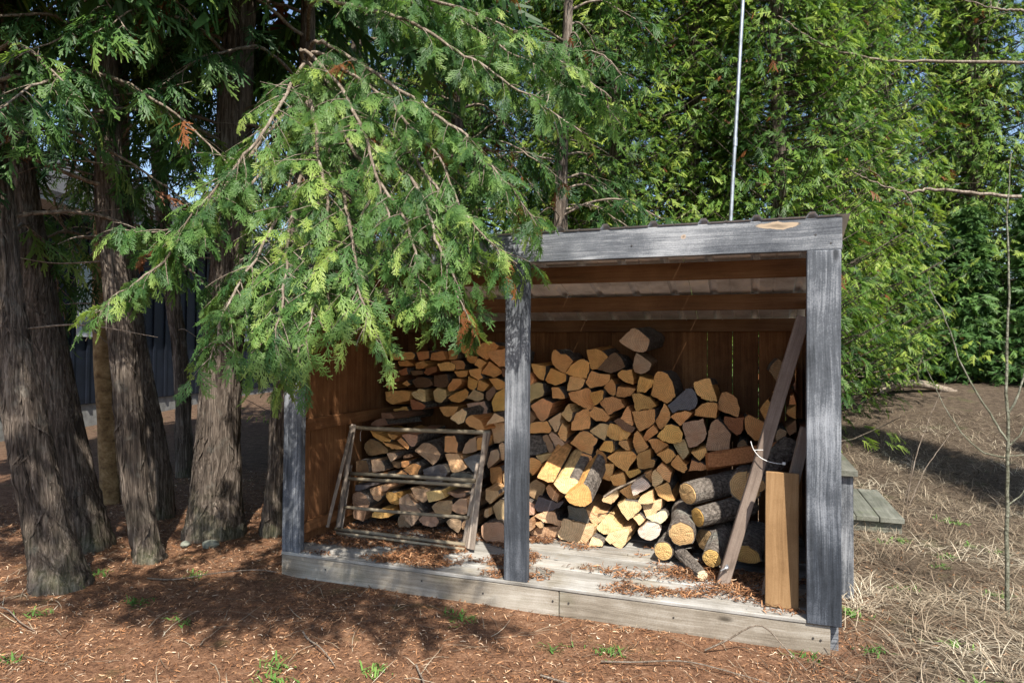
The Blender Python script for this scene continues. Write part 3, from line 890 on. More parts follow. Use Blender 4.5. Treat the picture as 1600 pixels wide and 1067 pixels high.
("p",0,0.74,[1627,133,1651,192,1719,165,1704,137]),
("p",0,0.82,[1782,369,1834,400,1913,395,1933,371,1876,306,1850,289,1812,330]),
("p",0,0.82,[1925,388,1994,401,2041,420,2034,364,2005,336,1950,316]),
("p",0,0.77,[1658,229,1726,307,1802,250,1817,230,1787,208,1734,195,1681,201]),
("p",0,0.74,[1725,170,1751,214,1852,246,1859,221,1841,160,1812,133,1759,151]),
("w",0,0.77,[1914,244,1972,293,2030,288,2045,260,2016,203,1955,193,1922,212]),
("p",0,0.80,[1880,308,1909,333,1943,295,1917,263]),
("w",0,0.80,[1953,314,2008,337,2062,360,2080,329,2044,285,1990,293]),
("o",0,0.93,[1652,688,1680,728,1739,727,1739,673,1692,670]),
("o",0,0.93,[1766,733,1817,739,1840,686,1805,686,1778,706]),
("o",0,0.91,[1702,635,1751,667,1852,678,1882,650,1825,558,1775,578]),
("o",0,0.94,[1851,728,1862,782,1886,804,1917,761,1942,714,1944,700,1879,663]),
("o",0,0.91,[1890,670,1962,700,1970,636,1989,634,1985,599,1959,584,1895,578,1887,601]),
("o",0,0.93,[1943,746,2004,756,2064,723,1993,668]),
("o",0,0.92,[2006,675,2076,715,2117,677,2062,621]),
("p",0,0.93,[2093,732,2159,763,2185,686,2152,641,2123,675]),
("o",0,0.90,[2082,616,2122,675,2177,615,2170,577,2137,582]),
("o",0,0.89,[2006,585,2036,625,2095,583,2084,519,2047,539]),
("p",0,0.88,[1980,562,2000,590,2049,533,2001,485,1982,495]),
("o",0,0.85,[2000,483,2077,518,2096,464,2114,414,2074,408,2019,436]),
("p",0,0.84,[1911,395,1920,429,1990,479,1994,398]),
("w",0,0.86,[1860,485,1920,545,1976,489,1875,425]),
("o",0,0.85,[1787,444,1855,487,1878,429,1904,423,1878,395,1833,399]),
("o",0,0.87,[1728,508,1732,531,1805,551,1820,491,1778,473,1747,478]),
("o",0,0.89,[1814,554,1898,576,1906,556,1841,517]),
("o",0,0.88,[1926,551,1974,577,1978,502,1963,501]),
("p",0,0.84,[1683,373,1700,416,1769,452,1781,411,1754,378,1735,362]),
("o",0,0.97,[1751,1070,1859,1059,1832,1017,1785,1002,1743,1005]),
("o",0,0.96,[1644,969,1672,993,1723,1005,1771,992,1798,946,1771,932,1736,919,1698,892]),
("o",0,0.97,[1849,1024,1864,1030,1910,1029,1957,1006,1991,960,1964,942,1911,936,1884,926,1864,941]),
("o",0,0.95,[1847,918,1947,933,1980,938,1983,892,1967,845,1929,817,1890,801,1867,857]),
("o",0,0.95,[1773,868,1820,955,1835,925,1855,840,1836,836]),
("o",0,0.94,[1711,843,1752,831,1784,815,1834,783,1807,746,1764,736,1709,749,1685,764]),
("d",0,0.95,[1735,859,1770,876,1868,822,1841,790,1782,818]),
("o",0,0.95,[1982,857,2008,908,2038,974,2068,933,2072,895,2046,841,2016,819]),
("o",0,0.94,[1911,763,1934,799,1976,843,2006,802,1931,741]),
("o",0,0.94,[2002,776,2055,847,2092,852,2129,835,2151,802,2148,764,2118,745,2081,745,2036,758]),
("g",0,0.97,[2064,965,2162,1059,2203,1068,2232,1016,2225,963,2196,943,2133,939,2088,920]),
("o",0,0.97,[2213,1105,2304,1132,2318,1089,2347,998,2304,998,2253,1016,2228,1049]),
("o",0,0.96,[2218,914,2229,948,2269,983,2305,990,2348,990,2343,900,2276,905]),
("o",0,0.98,[2351,947,2375,1053,2411,1046,2457,1018,2473,955,2461,908]),
("r",0,0.98,[2383,885,2390,907,2457,899,2499,908,2492,860,2489,830,2464,803,2426,827,2394,859]),
("o",0,0.95,[2078,894,2112,918,2167,933,2204,921,2160,871,2136,841]),
("o",0,0.98,[2507,905,2523,921,2613,880,2579,776,2556,775,2505,836]),
("k",0,0.94,[2149,859,2267,888,2278,842,2288,798,2256,748,2209,719,2184,718,2165,777]),
("k",0,0.94,[2296,787,2303,825,2335,889,2360,883,2423,808,2413,709,2399,697,2349,710,2287,709]),
("o",0,0.92,[2200,691,2286,726,2290,704,2251,644,2225,667]),
("o",0,0.90,[2191,590,2209,654,2252,640,2306,623,2288,600]),
("d",0,0.98,[2458,739,2496,774,2521,738,2475,691]),
("d",0,0.99,[2633,1184,2683,1253,2747,1176,2697,1098]),
("o",0,0.98,[2652,1058,2692,1074,2692,1025,2670,1015]),
("o",0,0.98,[2585,957,2629,1015,2652,969,2652,901,2615,890]),
("o",0,0.98,[2728,953,2780,985,2780,971,2780,919,2780,907,2737,929]),
("d",0,0.98,[2728,856,2780,903,2780,841,2746,809]),
("n",0,0.98,[2674,815,2692,850,2728,837,2724,808,2674,776]),
("k",0,0.98,[2656,727,2683,767,2737,779,2746,722,2683,694]),
("d",0,0.98,[2751,790,2780,777,2780,715,2755,723]),
("o",0,0.98,[2746,1035,2768,1046,2780,993,2746,985]),
("o",0,0.99,[2780,1168,2780,1207,2780,1144,2780,1110]),
("d",0,0.98,[2768,1095,2780,1130,2780,1101,2780,1077,2773,1071]),
]

# ------------------------------------------------------------------ firewood, one object per split log
LCOL = {'o': (.79, .425, .16), 'p': (.72, .5, .28), 'd': (.25, .15, .085), 'n': (.46, .31, .19), 'k': (.56, .36, .23),
        'g': (.15, .148, .155), 'r': (.40, .17, .08), 'w': (.66, .57, .43), 'b': (.4, .31, .21)}
LWORD = {'o': 'orange-tan', 'p': 'pale tan', 'd': 'dark brown', 'n': 'dull brown', 'k': 'pinkish-brown', 'g': 'weathered grey',
         'r': 'reddish', 'w': 'creamy white', 'b': 'bark-sided'}
ORD = ['leftmost', 'second from left', 'third from left', 'fourth from left', 'fifth from left', 'sixth from left', 'seventh from left',
       'eighth from left', 'ninth from left', 'tenth from left', 'eleventh from left', 'twelfth from left', 'thirteenth from left',
       'fourteenth from left', 'fifteenth from left', 'sixteenth from left', 'seventeenth from left', 'eighteenth from left']
def log_shape(P):
    x, z = P[:, 0], P[:, 1]
    area = .5 * abs(np.dot(x, np.roll(z, -1)) - np.dot(z, np.roll(x, -1)))
    C = P - P.mean(0)
    ev, ew = np.linalg.eigh(C.T @ C)
    q = C @ ew; ext = q.max(0) - q.min(0)
    asp = ext[1] / (ext[0] + 1e-6); fill = area / (ext[0] * ext[1] + 1e-6)
    if asp > 2.3: sh = 'thin slab'
    elif fill < .6: sh = 'wedge'
    elif fill > .74: sh = 'block'
    else: sh = 'half-round'
    size = 'small ' if area < .0052 else ('large ' if area > .017 else '')
    return sh, size
def build_logs():
    rng = np.random.default_rng(11)
    recs = []
    for idx, (c, front, y, flat) in enumerate(LOGS):
        P = np.array(flat, float).reshape(-1, 2) / 1000.0
        x, z = P[:, 0], P[:, 1]
        if np.dot(x, np.roll(z, -1)) - np.dot(z, np.roll(x, -1)) < 0: P = P[::-1]
        n = len(P)
        # sharpest corner = the pith side of the wedge
        best, ba = 0, 9
        for i in range(n):
            a = P[i - 1] - P[i]; b_ = P[(i + 1) % n] - P[i]
            ang = math.acos(max(-1, min(1, float(a @ b_ / (np.linalg.norm(a) * np.linalg.norm(b_) + 1e-9)))))
            if ang < ba: ba, best = ang, i
        cen = P.mean(0)
        org = P[best] * .8 + cen * .2
        if ba > 1.75 or rng.random() < .12: org = cen + rng.normal(size=2) * .015
        # bark on the edges far from the pith
        el = [np.linalg.norm(P[(i + 1) % n] - P[i]) for i in range(n)]
        ring = []; eb = []
        for i in range(n):
            a, b_ = P[i], P[(i + 1) % n]
            prev = P[i - 1]; nxt = P[(i + 2) % n]
            far = min(np.linalg.norm(a - org), np.linalg.norm(b_ - org)) > .35 * max(np.linalg.norm(p - org) for p in P)
            bark = far and not (el[i] == max(el)) and best not in (i, (i + 1) % n)
            m_ = max(2, int(el[i] / .022))
            ca = min(.10, .004 / (el[i] + 1e-6))
            for k_ in range(m_ + 1):
                t = ca + (1 - 2 * ca) * k_ / m_
                q = a * (1 - t) + b_ * t
                ed = (b_ - a) / (el[i] + 1e-9); nr = np.array([ed[1], -ed[0]])
                bul = .0 if not bark else .05 * el[i] * math.sin(math.pi * t)
                q = q + nr * (bul + rng.normal() * (.0016 if not bark else .0022))
                ring.append(q * 1.025 - cen * .025); eb.append(bark)
        ring = np.array(ring); m = len(ring)
        ln = .40 + rng.normal() * .02 if y < .9 else .42
        dirv = np.array([rng.normal() * .05, 1, rng.normal() * .035])
        if front: dirv = np.array([.03, .9, .34]); ln = .38
        if idx % 9 == 0: dirv[0] += .12
        tilt = rng.normal(size=2) * .10
        yo = rng.normal() * .022
        if y > .97: yo = abs(yo) * .6
        sides = 4
        V = []
        for s in range(sides):
            f = s / (sides - 1)
            for q in ring:
                qq = q + (cen - q) * (.05 * f) + (rng.normal(size=2) * .0018 if s else 0)
                yy_ = (tilt @ (q - cen) + rng.normal() * .0012 if s == 0 else 0) + f * ln * dirv[1] + yo
                V.append((qq[0] - org[0] + dirv[0] * f * ln, yy_, qq[1] - org[1] + dirv[2] * f * ln))
        # chamfer-free front cap with an inner ring so that the face is not dead flat
        inner = []
        for q in ring:
            qq = q * .55 + cen * .45
            inner.append((qq[0] - org[0], tilt @ (qq - cen) + yo + rng.normal() * .0008, qq[1] - org[1]))
        b0 = len(V); V += inner
        V.append((cen[0] - org[0], yo + rng.normal() * .0012, cen[1] - org[1]))
        F, mi = [], []
        for i in range(m):
            j = (i + 1) % m
            F.append((i, j, b0 + j, b0 + i)); mi.append(0)
            F.append((b0 + i, b0 + j, b0 + m)); mi.append(0)
            for s in range(sides - 1):
                F.append((s * m + i, (s + 1) * m + i, (s + 1) * m + j, s * m + j)); mi.append(2 if eb[i] else 1)
        F.append(tuple((sides - 1) * m + i for i in range(m))); mi.append(0)
        me = pydata('split_log', V, F, ['log_end', 'log_side', 'bark_log'] if c != 'b' else ['bark_log', 'log_side', 'bark_log'], midx=mi)
        o = link('split_log', me)
        o.location = (org[0], y, org[1])
        base = np.array(LCOL[c]); base = base * (1 + rng.normal() * .12) * (1 + rng.normal(size=3) * np.array([.03, .05, .08]))
        o.color = (*np.clip(base, .02, .9), 1)
        sh, size = log_shape(P)
        zc = cen[1]
        if cen[0] < 1.06 and y < .8: zone = 'behind the drying rack'
        elif cen[0] < 1.42: zone = 'left of the middle post'
        elif cen[0] > 2.40: zone = 'behind the leaning stud'
        elif cen[0] < 1.95: zone = 'just right of middle post'
        else: zone = 'of the right bay'
        row = 'bottom' if zc < .32 else 'lower' if zc < .52 else 'middle' if zc < .74 else 'upper' if zc < .98 else 'top'
        recs.append((o, '%s%s %s log' % (size, LWORD[c], sh), '%s rows %s' % (row, zone), cen[0]))
    from collections import defaultdict
    D = defaultdict(list)
    for r in recs: D[(r[1], r[2])].append(r)
    for (a, b_), L in D.items():
        L.sort(key=lambda r: r[3])
        for i, r in enumerate(L):
            lab = a + ', ' + b_
            if len(L) > 1: lab += ', ' + ORD[i]
            r[0]['label'] = lab; r[0]['category'] = 'firewood'; r[0]['group'] = 'split firewood stacked in the woodshed'
build_logs()

# round unsplit logs heaped at the front right of the stack
def round_log(e, d, ln, r0, r1, label, seed, cut=(.62, .42, .16), ell=1.0, wedge=None):
    rng = np.random.default_rng(seed)
    d = unit(d); e = np.array(e, float)
    A = unit(np.cross(d, (0, 0, 1))); B = np.cross(A, d)
    root = empty('round_log', e, label, 'firewood', 'round bark-covered logs heaped in front of the stack')
    S = 26; n = 9; r0 *= .88; r1 *= .88
    V = np.zeros((n, S, 3))
    for i in range(n):
        f = i / (n - 1); r_ = r0 * (1 - f) + r1 * f
        for j in range(S):
            a = 2 * math.pi * j / S
            rr = r_ * (1 + .10 * mnoise.noise(Vector((math.cos(a) * 1.4 + seed * 3, math.sin(a) * 1.4, f * 1.5)))) + .006 * mnoise.noise(Vector((math.cos(a) * 5, math.sin(a) * 5 + seed, f * 4)))
            V[i, j] = d * (f * ln) + A * (rr * math.cos(a)) + B * (rr * math.sin(a) * ell)
            if wedge and math.sin(a) < 0: V[i, j] -= B * (rr * math.sin(a) * ell * wedge)
    Vf = V.reshape(-1, 3)
    i = np.arange(n - 1)[:, None] * S; j = np.arange(S)[None, :]; j2 = (j + 1) % S
    F = np.stack([i + j, i + j2, i + S + j2, i + S + j], -1).reshape(-1, 4).tolist()
    F.append([(n - 1) * S + k_ for k_ in range(S)])
    # rim of bark turned inwards at the cut
    rim = [tuple(V[0, k_] * .9 + d * .002) for k_ in range(S)]
    b0 = len(Vf); VV = [tuple(p) for p in Vf] + rim
    F += [[k_, b0 + k_, b0 + (k_ + 1) % S, (k_ + 1) % S] for k_ in range(S)]
    link('bark', pydata('bark', VV, F, ['bark_log']), root)
    cv = [tuple(V[0, k_] * .915 - d * (.004 + .002 * rng.random())) for k_ in range(S)]
    mid = [tuple(V[0, k_] * .5 - d * (.006 + .004 * rng.random())) for k_ in range(S)]
    rot = Matrix((A, d, B)).transposed().to_4x4()
    inv = rot.inverted()
    allv = [tuple(inv @ Vector(p)) for p in cv + mid + [tuple(-d * .007)] + [tuple(V[0, k_] * .915 + d * .01) for k_ in range(S)]]
    CF = []
    for k_ in range(S):
        q = (k_ + 1) % S
        CF += [(k_, q, S + q, S + k_), (S + k_, S + q, 2 * S), (k_, 2 * S + 1 + k_, 2 * S + 1 + q, q)]
    c = link('cut_end', pydata('cut_end', allv, CF, ['log_end']), root)
    c.rotation_euler = rot.to_euler()
    c.color = (*cut, 1)
YEL = (.58, .38, .18)
round_log((2.205, .66, .50), (.62, .62, .10), .40, .085, .10, 'thick bark-covered log, topmost of the front heap, split yellow end', 1, YEL, .82)
round_log((2.265, .60, .39), (.7, .6, .12), .36, .062, .07, 'round log with orange-brown end under the thick bark log', 2, (.55, .33, .10))
round_log((2.185, .54, .305), (-.03, .9, .12), .38, .082, .085, 'round log with broad yellow end low in the front heap', 3, YEL, .92)
round_log((2.085, .56, .198), (.10, .9, .03), .38, .060, .066, 'leftmost bark-covered log of the heap, on the deck', 4, (.62, .41, .17))
round_log((2.345, .44, .222), (.12, .9, .18), .36, .056, .06, 'round log with cracked yellow end beside the leaning stud foot', 5, (.62, .40, .14))
round_log((2.306, .33, .163), (-.30, .6, .06), .34, .031, .042, 'thin branch log with small pale round end on the deck', 6, (.70, .55, .36))
round_log((2.505, .70, .555), (.1, .9, .03), .38, .098, .10, 'fat round log behind the leaning stud, yellow end half hidden', 7, YEL, 1.05)
round_log((2.515, .50, .225), (.14, .9, .1), .38, .085, .09, 'half-split log with tan end right of the leaning stud', 8, (.5, .31, .11), .9, .6)
round_log((2.665, .46, .30), (.05, .9, .05), .38, .06, .065, 'small round log mostly hidden behind the brown plank', 9, (.5, .36, .15))
round_log((2.56, .62, .60), (.42, .55, .36), .34, .07, .078, 'bark-covered log sloping up behind the top of the brown plank', 10, (.45, .3, .15))
round_log((2.30, .66, .255), (.5, .7, .0), .36, .07, .075, 'dark shaded log at the back of the front heap', 12, (.3, .2, .1))
# reddish split slab lying crosswise on the heap
P0 = np.array([2.30, .80, .655]); P1 = np.array([2.72, .92, .735])
dv = unit(P1 - P0); L_ = np.linalg.norm(P1 - P0)
V = []
rngx = np.random.default_rng(3)
for s in range(7):
    f = s / 6; c = P0 + dv * L_ * f
    for (a, b_) in ((-.055, -.02), (.0, -.042), (.06, -.02), (.045, .05), (-.03, .058)):
        V.append(tuple(np.array([-dv[1] * a, dv[0] * a, b_ + rngx.normal() * .003]) + dv * (L_ * f) + rngx.normal(size=3) * .002))
F = [(s * 5 + j, s * 5 + (j + 1) % 5, s * 5 + 5 + (j + 1) % 5, s * 5 + 5 + j) for s in range(6) for j in range(5)] + [(4, 3, 2, 1, 0), (30, 31, 32, 33, 34)]
o = link('split_log', pydata('split_log', V, F, ['log_side']), None, label='long reddish split slab lying crosswise above the bark-covered logs', category='firewood', group='split firewood stacked in the woodshed')
o.location = P0; o.color = (.52, .24, .11, 1)

# stick resting on the stack
V, F = tube(catmull([(0, 0, 0), (.07, .01, .05), (.145, .05, .085), (.23, .09, .135)], 12), np.linspace(.0085, .005, 12), 7)
o = link('stick', mesh_np('stick', V, F, ['bark_twig'], smooth=True), None, label='thin grey stick lying across the lit logs right of the middle post', category='stick')
o.location = (1.72, .73, .43)

# ------------------------------------------------------------------ folded wooden drying rack
def build_rack():
    root = empty('drying_rack', (.55, .43, DZ), 'weathered wooden folding drying rack leaning against the log stack', 'drying rack')
    bot = np.array([0, .43, DZ]); top = np.array([0, .60, .80])
    ax_ = unit(top - bot); H = np.linalg.norm(top - bot); nrm = unit(np.cross((1, 0, 0), ax_))   # nrm points towards back/up
    def pt(x, v, o=0): return bot + ax_ * (v * H) + nrm * o + np.array([x, 0, 0])
    def slat(x0, v0, x1, v1, o, w=.020, t=.009):
        a, b_ = pt(x0, v0, o), pt(x1, v1, o); d = unit(b_ - a); s = unit(np.cross(d, nrm)); L = np.linalg.norm(b_ - a)
        M = Matrix((s, nrm, d)).transposed().to_4x4()
        me = box_mesh('slat', (-w / 2, -t / 2, 0), (w / 2, t / 2, L), 'rack_z', .003, 4, .001, x0 * 7 + o)
        ob = link('slat', me, root); ob.matrix_basis = Matrix.Translation(Vector(a) - root.location) @ M
        return ob
    def rod(x0, x1, v0, v1, o, r=.0085):
        a, b_ = pt(x0, v0, o), pt(x1, v1, o)
        L = np.linalg.norm(b_ - a)
        V, F = tube(np.array([[t * L, 0, .002 * math.sin(t * 5 + v0 * 9)] for t in np.linspace(0, 1, 8)]), r, 8)
        F = F.tolist() + [list(range(7, -1, -1)), list(range(56, 64))]
        ob = link('rod', pydata('rod', V, F, ['rack_x'], smooth=True), root)
        d = unit(b_ - a); ob.matrix_basis = Matrix.Translation(Vector(a) - root.location) @ Vector((1, 0, 0)).rotation_difference(Vector(d)).to_matrix().to_4x4()
    # left legs
    slat(.075, 0, .075, 1.0, .0, .026); slat(.112, .06, .118, .99, .045, .024); slat(.06, .05, .13, .97, .09, .024); slat(.085, .0, .088, .62, -.03, .02)
    # right bundle of folded legs
    for i, (x0, x1, v1, o) in enumerate(((.945, 1.03, 1.0, -.02), (.975, 1.035, .99, .012), (1.005, 1.04, .985, .043), (1.035, 1.045, .97, .075), (.93, .965, .72, -.045))):
        slat(x0, 0 if i < 4 else .05, x1, v1, o, .029 if i < 4 else .018, .013)
    rod(.06, 1.045, .965, .985, .0, .0135)
    rod(.085, .975, .545, .565, -.008, .012)
    rod(.075, .972, .495, .515, .03, .011)
    rod(.07, .965, .235, .25, .012, .0105)
    rod(.06, .96, .035, .03, .0, .0125)
    rod(.12, .985, .01, .0, .07, .0085)
    # wire hook at the upper left corner
    V, F = tube(catmull([(0, 0, 0), (-.004, -.004, -.02), (-.008, -.002, -.05), (-.006, 0, -.075)], 9), .0012, 5)
    h = link('hook', mesh_np('hook', V, F, ['galv']), root); h.location = Vector(pt(.14, .955, -.01)) - root.location
build_rack()

# ------------------------------------------------------------------ boards leaning inside the right post
def lean_board(nm, base, topp, w, t, mat, label, cat, face, grp=None, seed=0):
    base = Vector(base); topp = Vector(topp); d = (topp - base); L = d.length; d.normalize()
    y_ = Vector(face); y_ = (y_ - d * y_.dot(d)).normalized(); x_ = y_.cross(d)
    me = box_mesh(nm, (-w / 2, -t / 2, 0), (w / 2, t / 2, L), mat, .003, 8, .003, seed)
    o = link(nm, me, None, label=label, category=cat)
    if grp: o['group'] = grp
    o.matrix_basis = Matrix.Translation(base) @ Matrix((x_, y_, d)).transposed().to_4x4()
    return o
st1 = lean_board('leaning_stud', (2.405, .295, DZ + .012), (2.772, .30, 1.46), .058, .036, 'stud_z', 'long brown stud leaning diagonally, its top against the post', 'board', (-.16, 1, 0), seed=3)
lean_board('leaning_stud', (2.605, .205, DZ + .005), (2.785, .30, .93), .05, .036, 'stud_z', 'short grey-brown stud leaning behind the upright brown plank', 'board', (-.2, 1, 0), seed=5)
lean_board('upright_plank', (2.668, .105, DZ + .002), (2.674, .15, .735), .143, .034, 'plank_z', 'honey-brown plank standing upright beside the charcoal post', 'plank', (.05, 1, 0), seed=8)

# white cable tie looped round the stud
V, F = tube(catmull([(-.10, -.055, .06), (-.085, -.058, .015), (-.05, -.06, -.03), (.0, -.062, -.055), (.06, -.05, -.066), (.085, -.03, -.066)], 24), .0024, 6)
tie = empty('cable_tie', (2.615, .30, .81), 'white plastic cable tie looped round the long brown stud', 'cable tie')
link('strap', mesh_np('strap', V, F, ['plastic_white'], smooth=True), tie)
V, F = tube(catmull([(-.085, -.058, .008), (-.06, -.058, .01), (-.03, -.056, .012)], 8), .002, 6)
link('strap_end', mesh_np('strap_end', V, F, ['plastic_white'], smooth=True), tie)
tie.scale = (.8, .8, .8)
link('strap_head', box_mesh('strap_head', (.078, -.038, -.074), (.096, -.022, -.058), 'plastic_white', .002), tie)
# bright screw-in fitting at the foot of the stud
V, F = tube(np.array([[0, 0, 0], [-.004, -.002, 0], [-.012, -.02, -.002], [-.03, -.05, -.006]]), [.016, .012, .0045, .003], 10)
link('bolt', mesh_np('bolt', V, F, ['galv'], smooth=True), None, label='shiny bolt sticking out of the long stud near its foot', category='bolt').location = (2.428, .272, .235)

# ------------------------------------------------------------------ pole behind the shed
V, F = tube(catmull([(0, 0, 0), (.075, 0, 1.7), (.15, .0, 3.2), (.24, 0, 4.9)], 30), .0125, 12)
pole = empty('metal_pole', (2.30, 1.75, 0), 'thin galvanised metal pole rising behind the shed roof', 'pole')
link('shaft', mesh_np('shaft', V, F, ['galv'], smooth=True), pole)
V, F = tube(np.array([[.128, 0, 2.74], [.130, 0, 2.80]]), .0155, 12)
link('coupling', mesh_np('coupling', V, F, ['galv'], smooth=True), pole)

# ------------------------------------------------------------------ bin and slab right of the shed
bin_ = empty('wooden_bin', (2.98, .72, 0), 'low grey wooden bin with mossy lid beside the shed', 'bin')
def bpart(nm, lo, hi, mat): 
    l = bin_.location
    return link(nm, box_mesh(nm, tuple(lo[i] - l[i] for i in range(3)), tuple(hi[i] - l[i] for i in range(3)), mat, .003, 5, .002, lo[1] * 5), bin_)
bpart('front_board', (2.91, .72, .0), (2.975, .745, .645), 'grey_z'); bpart('front_board', (2.979, .722, .0), (3.042, .747, .643), 'grey_z')
bpart('side_board', (3.02, .75, .0), (3.04, .92, .643), 'grey_z'); bpart('side_board', (3.02, .925, .0), (3.04, 1.12, .641), 'grey_z'); bpart('side_board', (3.02, 1.125, .0), (3.04, 1.3, .643), 'grey_z')
bpart('back_board', (2.91, 1.302, 0), (3.04, 1.325, .643), 'grey_z')
bpart('lid', (2.90, .69, .647), (3.058, 1.36, .68), 'lid_y')
slab = empty('wooden_hatch', (3.3, 2.6, .05), 'flat mossy wooden hatch lying on the ground behind the bin', 'hatch')
for i, (a, b_) in enumerate(((3.10, 3.238), (3.242, 3.388), (3.392, 3.545))):
    link('board', box_mesh('board', (a - 3.3, 2.14 - 2.6, .05), (b_ - 3.3, 3.2 - 2.6, .085 + .002 * i), 'lid_y', .004, 5, .003, i + 2), slab)
link('cleat', box_mesh('cleat', (-.2, -.43, -.03), (.235, -.36, .048), 'lid_y', .004), slab)
link('cleat', box_mesh('cleat', (-.2, .45, -.03), (.235, .52, .048), 'lid_y', .004), slab)

# ------------------------------------------------------------------ saplings and twigs on the right
def stems(nm, loc, label, cat, mat, curves, grp=None):
    root = empty(nm, loc, label, cat, grp)
    for (pn, pts, r0, r1) in curves:
        n = 24
        P = catmull(pts, n)
        rr = np.random.default_rng(len(pts) + int(r0 * 1e4)); P[1:-1] += rr.normal(size=(n - 2, 3)) * .0018
        V, F = tube(P, np.linspace(r0, r1, n), 7)
        link(pn, mesh_np(pn, V, F, [mat], smooth=True), root)
stems('sapling', (3.734, .78, 0), 'slender bare sapling with upswept grey-green branches', 'sapling', 'bark_sapling', [
    ('trunk', [(0, 0, -.05), (-.004, 0, .5), (.004, 0, .82), (-.002, 0, 1.27), (.01, 0, 1.6), (.012, .02, 1.98), (.03, .02, 2.3)], .0105, .0025),
    ('branch', [(.0, 0, .86), (-.06, .03, .98), (-.17, .07, 1.22), (-.25, .1, 1.5), (-.3, .12, 1.62), (-.31, .12, 1.7)], .006, .0015),
    ('branch', [(.002, 0, .98), (.05, -.02, 1.12), (.10, -.03, 1.4), (.13, -.03, 1.75), (.15, -.02, 2.1)], .006, .0015),
    ('branch', [(.002, 0, .77), (-.1, .04, .8), (-.2, .08, .92), (-.28, .1, 1.1), (-.33, .1, 1.22)], .0045, .001),
    ('branch', [(.003, 0, .83), (.06, .0, .9), (.1, .02, 1.02), (.10, .04, 1.14)], .004, .001),
    ('branch', [(.0, 0, .54), (.07, .02, .6), (.15, .03, .75), (.18, .04, .9)], .004, .001),
    ('branch', [(.002, 0, .78), (.1, .03, .8), (.22, .05, .87)], .003, .001)])
stems('red_twig_shrub', (3.72, 3.0, gz(3.72, 3.0)), 'thin brown shoots growing from the dead grass behind the sapling', 'shrub', 'bark_twig', [
    ('stem', [(0, 0, 0), (.06, .0, .35), (.18, .05, .72), (.3, .1, 1.0)], .006, .0015),
    ('stem', [(.02, 0, 0), (.15, .05, .3), (.32, .06, .58), (.42, .1, .72)], .005, .0015),
    ('stem', [(-.02, .02, 0), (.02, .0, .2), (.05, -.02, .42)], .004, .001)])
V, F = tube(catmull([(0, 0, 0), (.25, .05, .1), (.6, .15, .09), (1.0, .3, -.02), (1.2, .4, -.09)], 30), np.linspace(.07, .035, 30), 12)
V += np.random.default_rng(2).normal(size=V.shape) * .006
fl = empty('fallen_log', (4.2, 7.25, gz(4.6, 7.3) + .04), 'grey fallen log at the foot of the far evergreens', 'log')
link('stem', mesh_np('stem', V, F, ['bark_twig'], smooth=True), fl)
V, F = tube(catmull([(.5, .1, .1), (.48, 0, .3), (.55, .02, .5)], 10), np.linspace(.02, .005, 10), 6)
link('snag', mesh_np('snag', V, F, ['bark_twig'], smooth=True), fl)

# ------------------------------------------------------------------ near cedars on the left: trunk + crown (+ hanging boughs)
TR = {
'T9':[(-1.6,3.0,0,.11),(-1.6,3.0,1.5,.095),(-1.55,3.02,3.2,.08),(-1.5,3.0,4.6,.06)],
'T10':[(-.35,2.75,0,.10),(-.3,2.75,1.5,.085),(-.2,2.75,3.0,.07),(-.15,2.75,4.4,.055)],
'T11':[(.75,3.1,0,.09),(.78,3.1,1.5,.08),(.8,3.05,3.0,.065),(.85,3.05,4.4,.05)],
'T1':[(-0.969,-0.582,0.0,0.173),(-1.008,-0.599,0.19,0.138),(-1.074,-0.628,0.466,0.125),(-1.149,-0.661,0.853,0.114),(-1.254,-0.709,1.434,0.104),(-1.314,-0.74,2.008,0.097),(-1.419,-0.792,2.817,0.087)],
'T2':[(-1.504,-0.029,0.0,0.19),(-1.563,-0.055,0.31,0.155),(-1.649,-0.094,0.772,0.132),(-1.782,-0.154,1.466,0.128),(-1.892,-0.205,2.151,0.112),(-1.955,-0.237,2.705,0.099),(-2.034,-0.28,3.531,0.091)],
'T3':[(-0.901,-0.08,0.0,0.105),(-0.934,-0.094,0.136,0.09),(-0.978,-0.115,0.408,0.084),(-1.019,-0.137,0.805,0.084),(-1.078,-0.169,1.458,0.082),(-1.134,-0.201,2.104,0.078),(-1.149,-0.214,2.547,0.074),(-1.18,-0.239,3.403,0.066)],
'T4':[(-1.705,0.736,0.0,0.117),(-1.728,0.721,0.332,0.108),(-1.784,0.695,0.684,0.103),(-1.877,0.653,1.212,0.093),(-1.947,0.618,1.749,0.083),(-1.994,0.589,2.483,0.073),(-2.018,0.563,3.461,0.064)],
'T5':[(-2.506,0.955,0.0,0.088),(-2.532,0.935,0.626,0.088),(-2.568,0.911,1.257,0.08),(-2.579,0.898,1.792,0.075),(-2.57,0.883,2.862,0.064),(-2.546,0.874,3.879,0.054)],
'T6':[(-0.969,0.504,0.0,0.24),(-0.957,0.504,0.244,0.196),(-0.94,0.501,0.742,0.162),(-0.9,0.503,1.489,0.147),(-0.85,0.508,2.227,0.142),(-0.843,0.5,2.822,0.129),(-0.802,0.503,3.489,0.111),(-0.786,0.497,4.155,0.102)],
'T7':[(-2.828,2.058,0.0,0.103),(-2.853,2.041,0.497,0.09),(-2.878,2.02,1.193,0.081),(-3.001,1.958,2.225,0.077),(-3.087,1.91,3.192,0.071),(-3.137,1.875,4.16,0.065)],
'T8':[(-0.599,0.647,0.0,0.102),(-0.571,0.65,0.423,0.067),(-0.546,0.65,0.958,0.062),(-0.476,0.66,1.804,0.058),(-0.393,0.675,2.695,0.056),(-0.373,0.671,3.319,0.049),(-0.357,0.665,3.987,0.045)]}
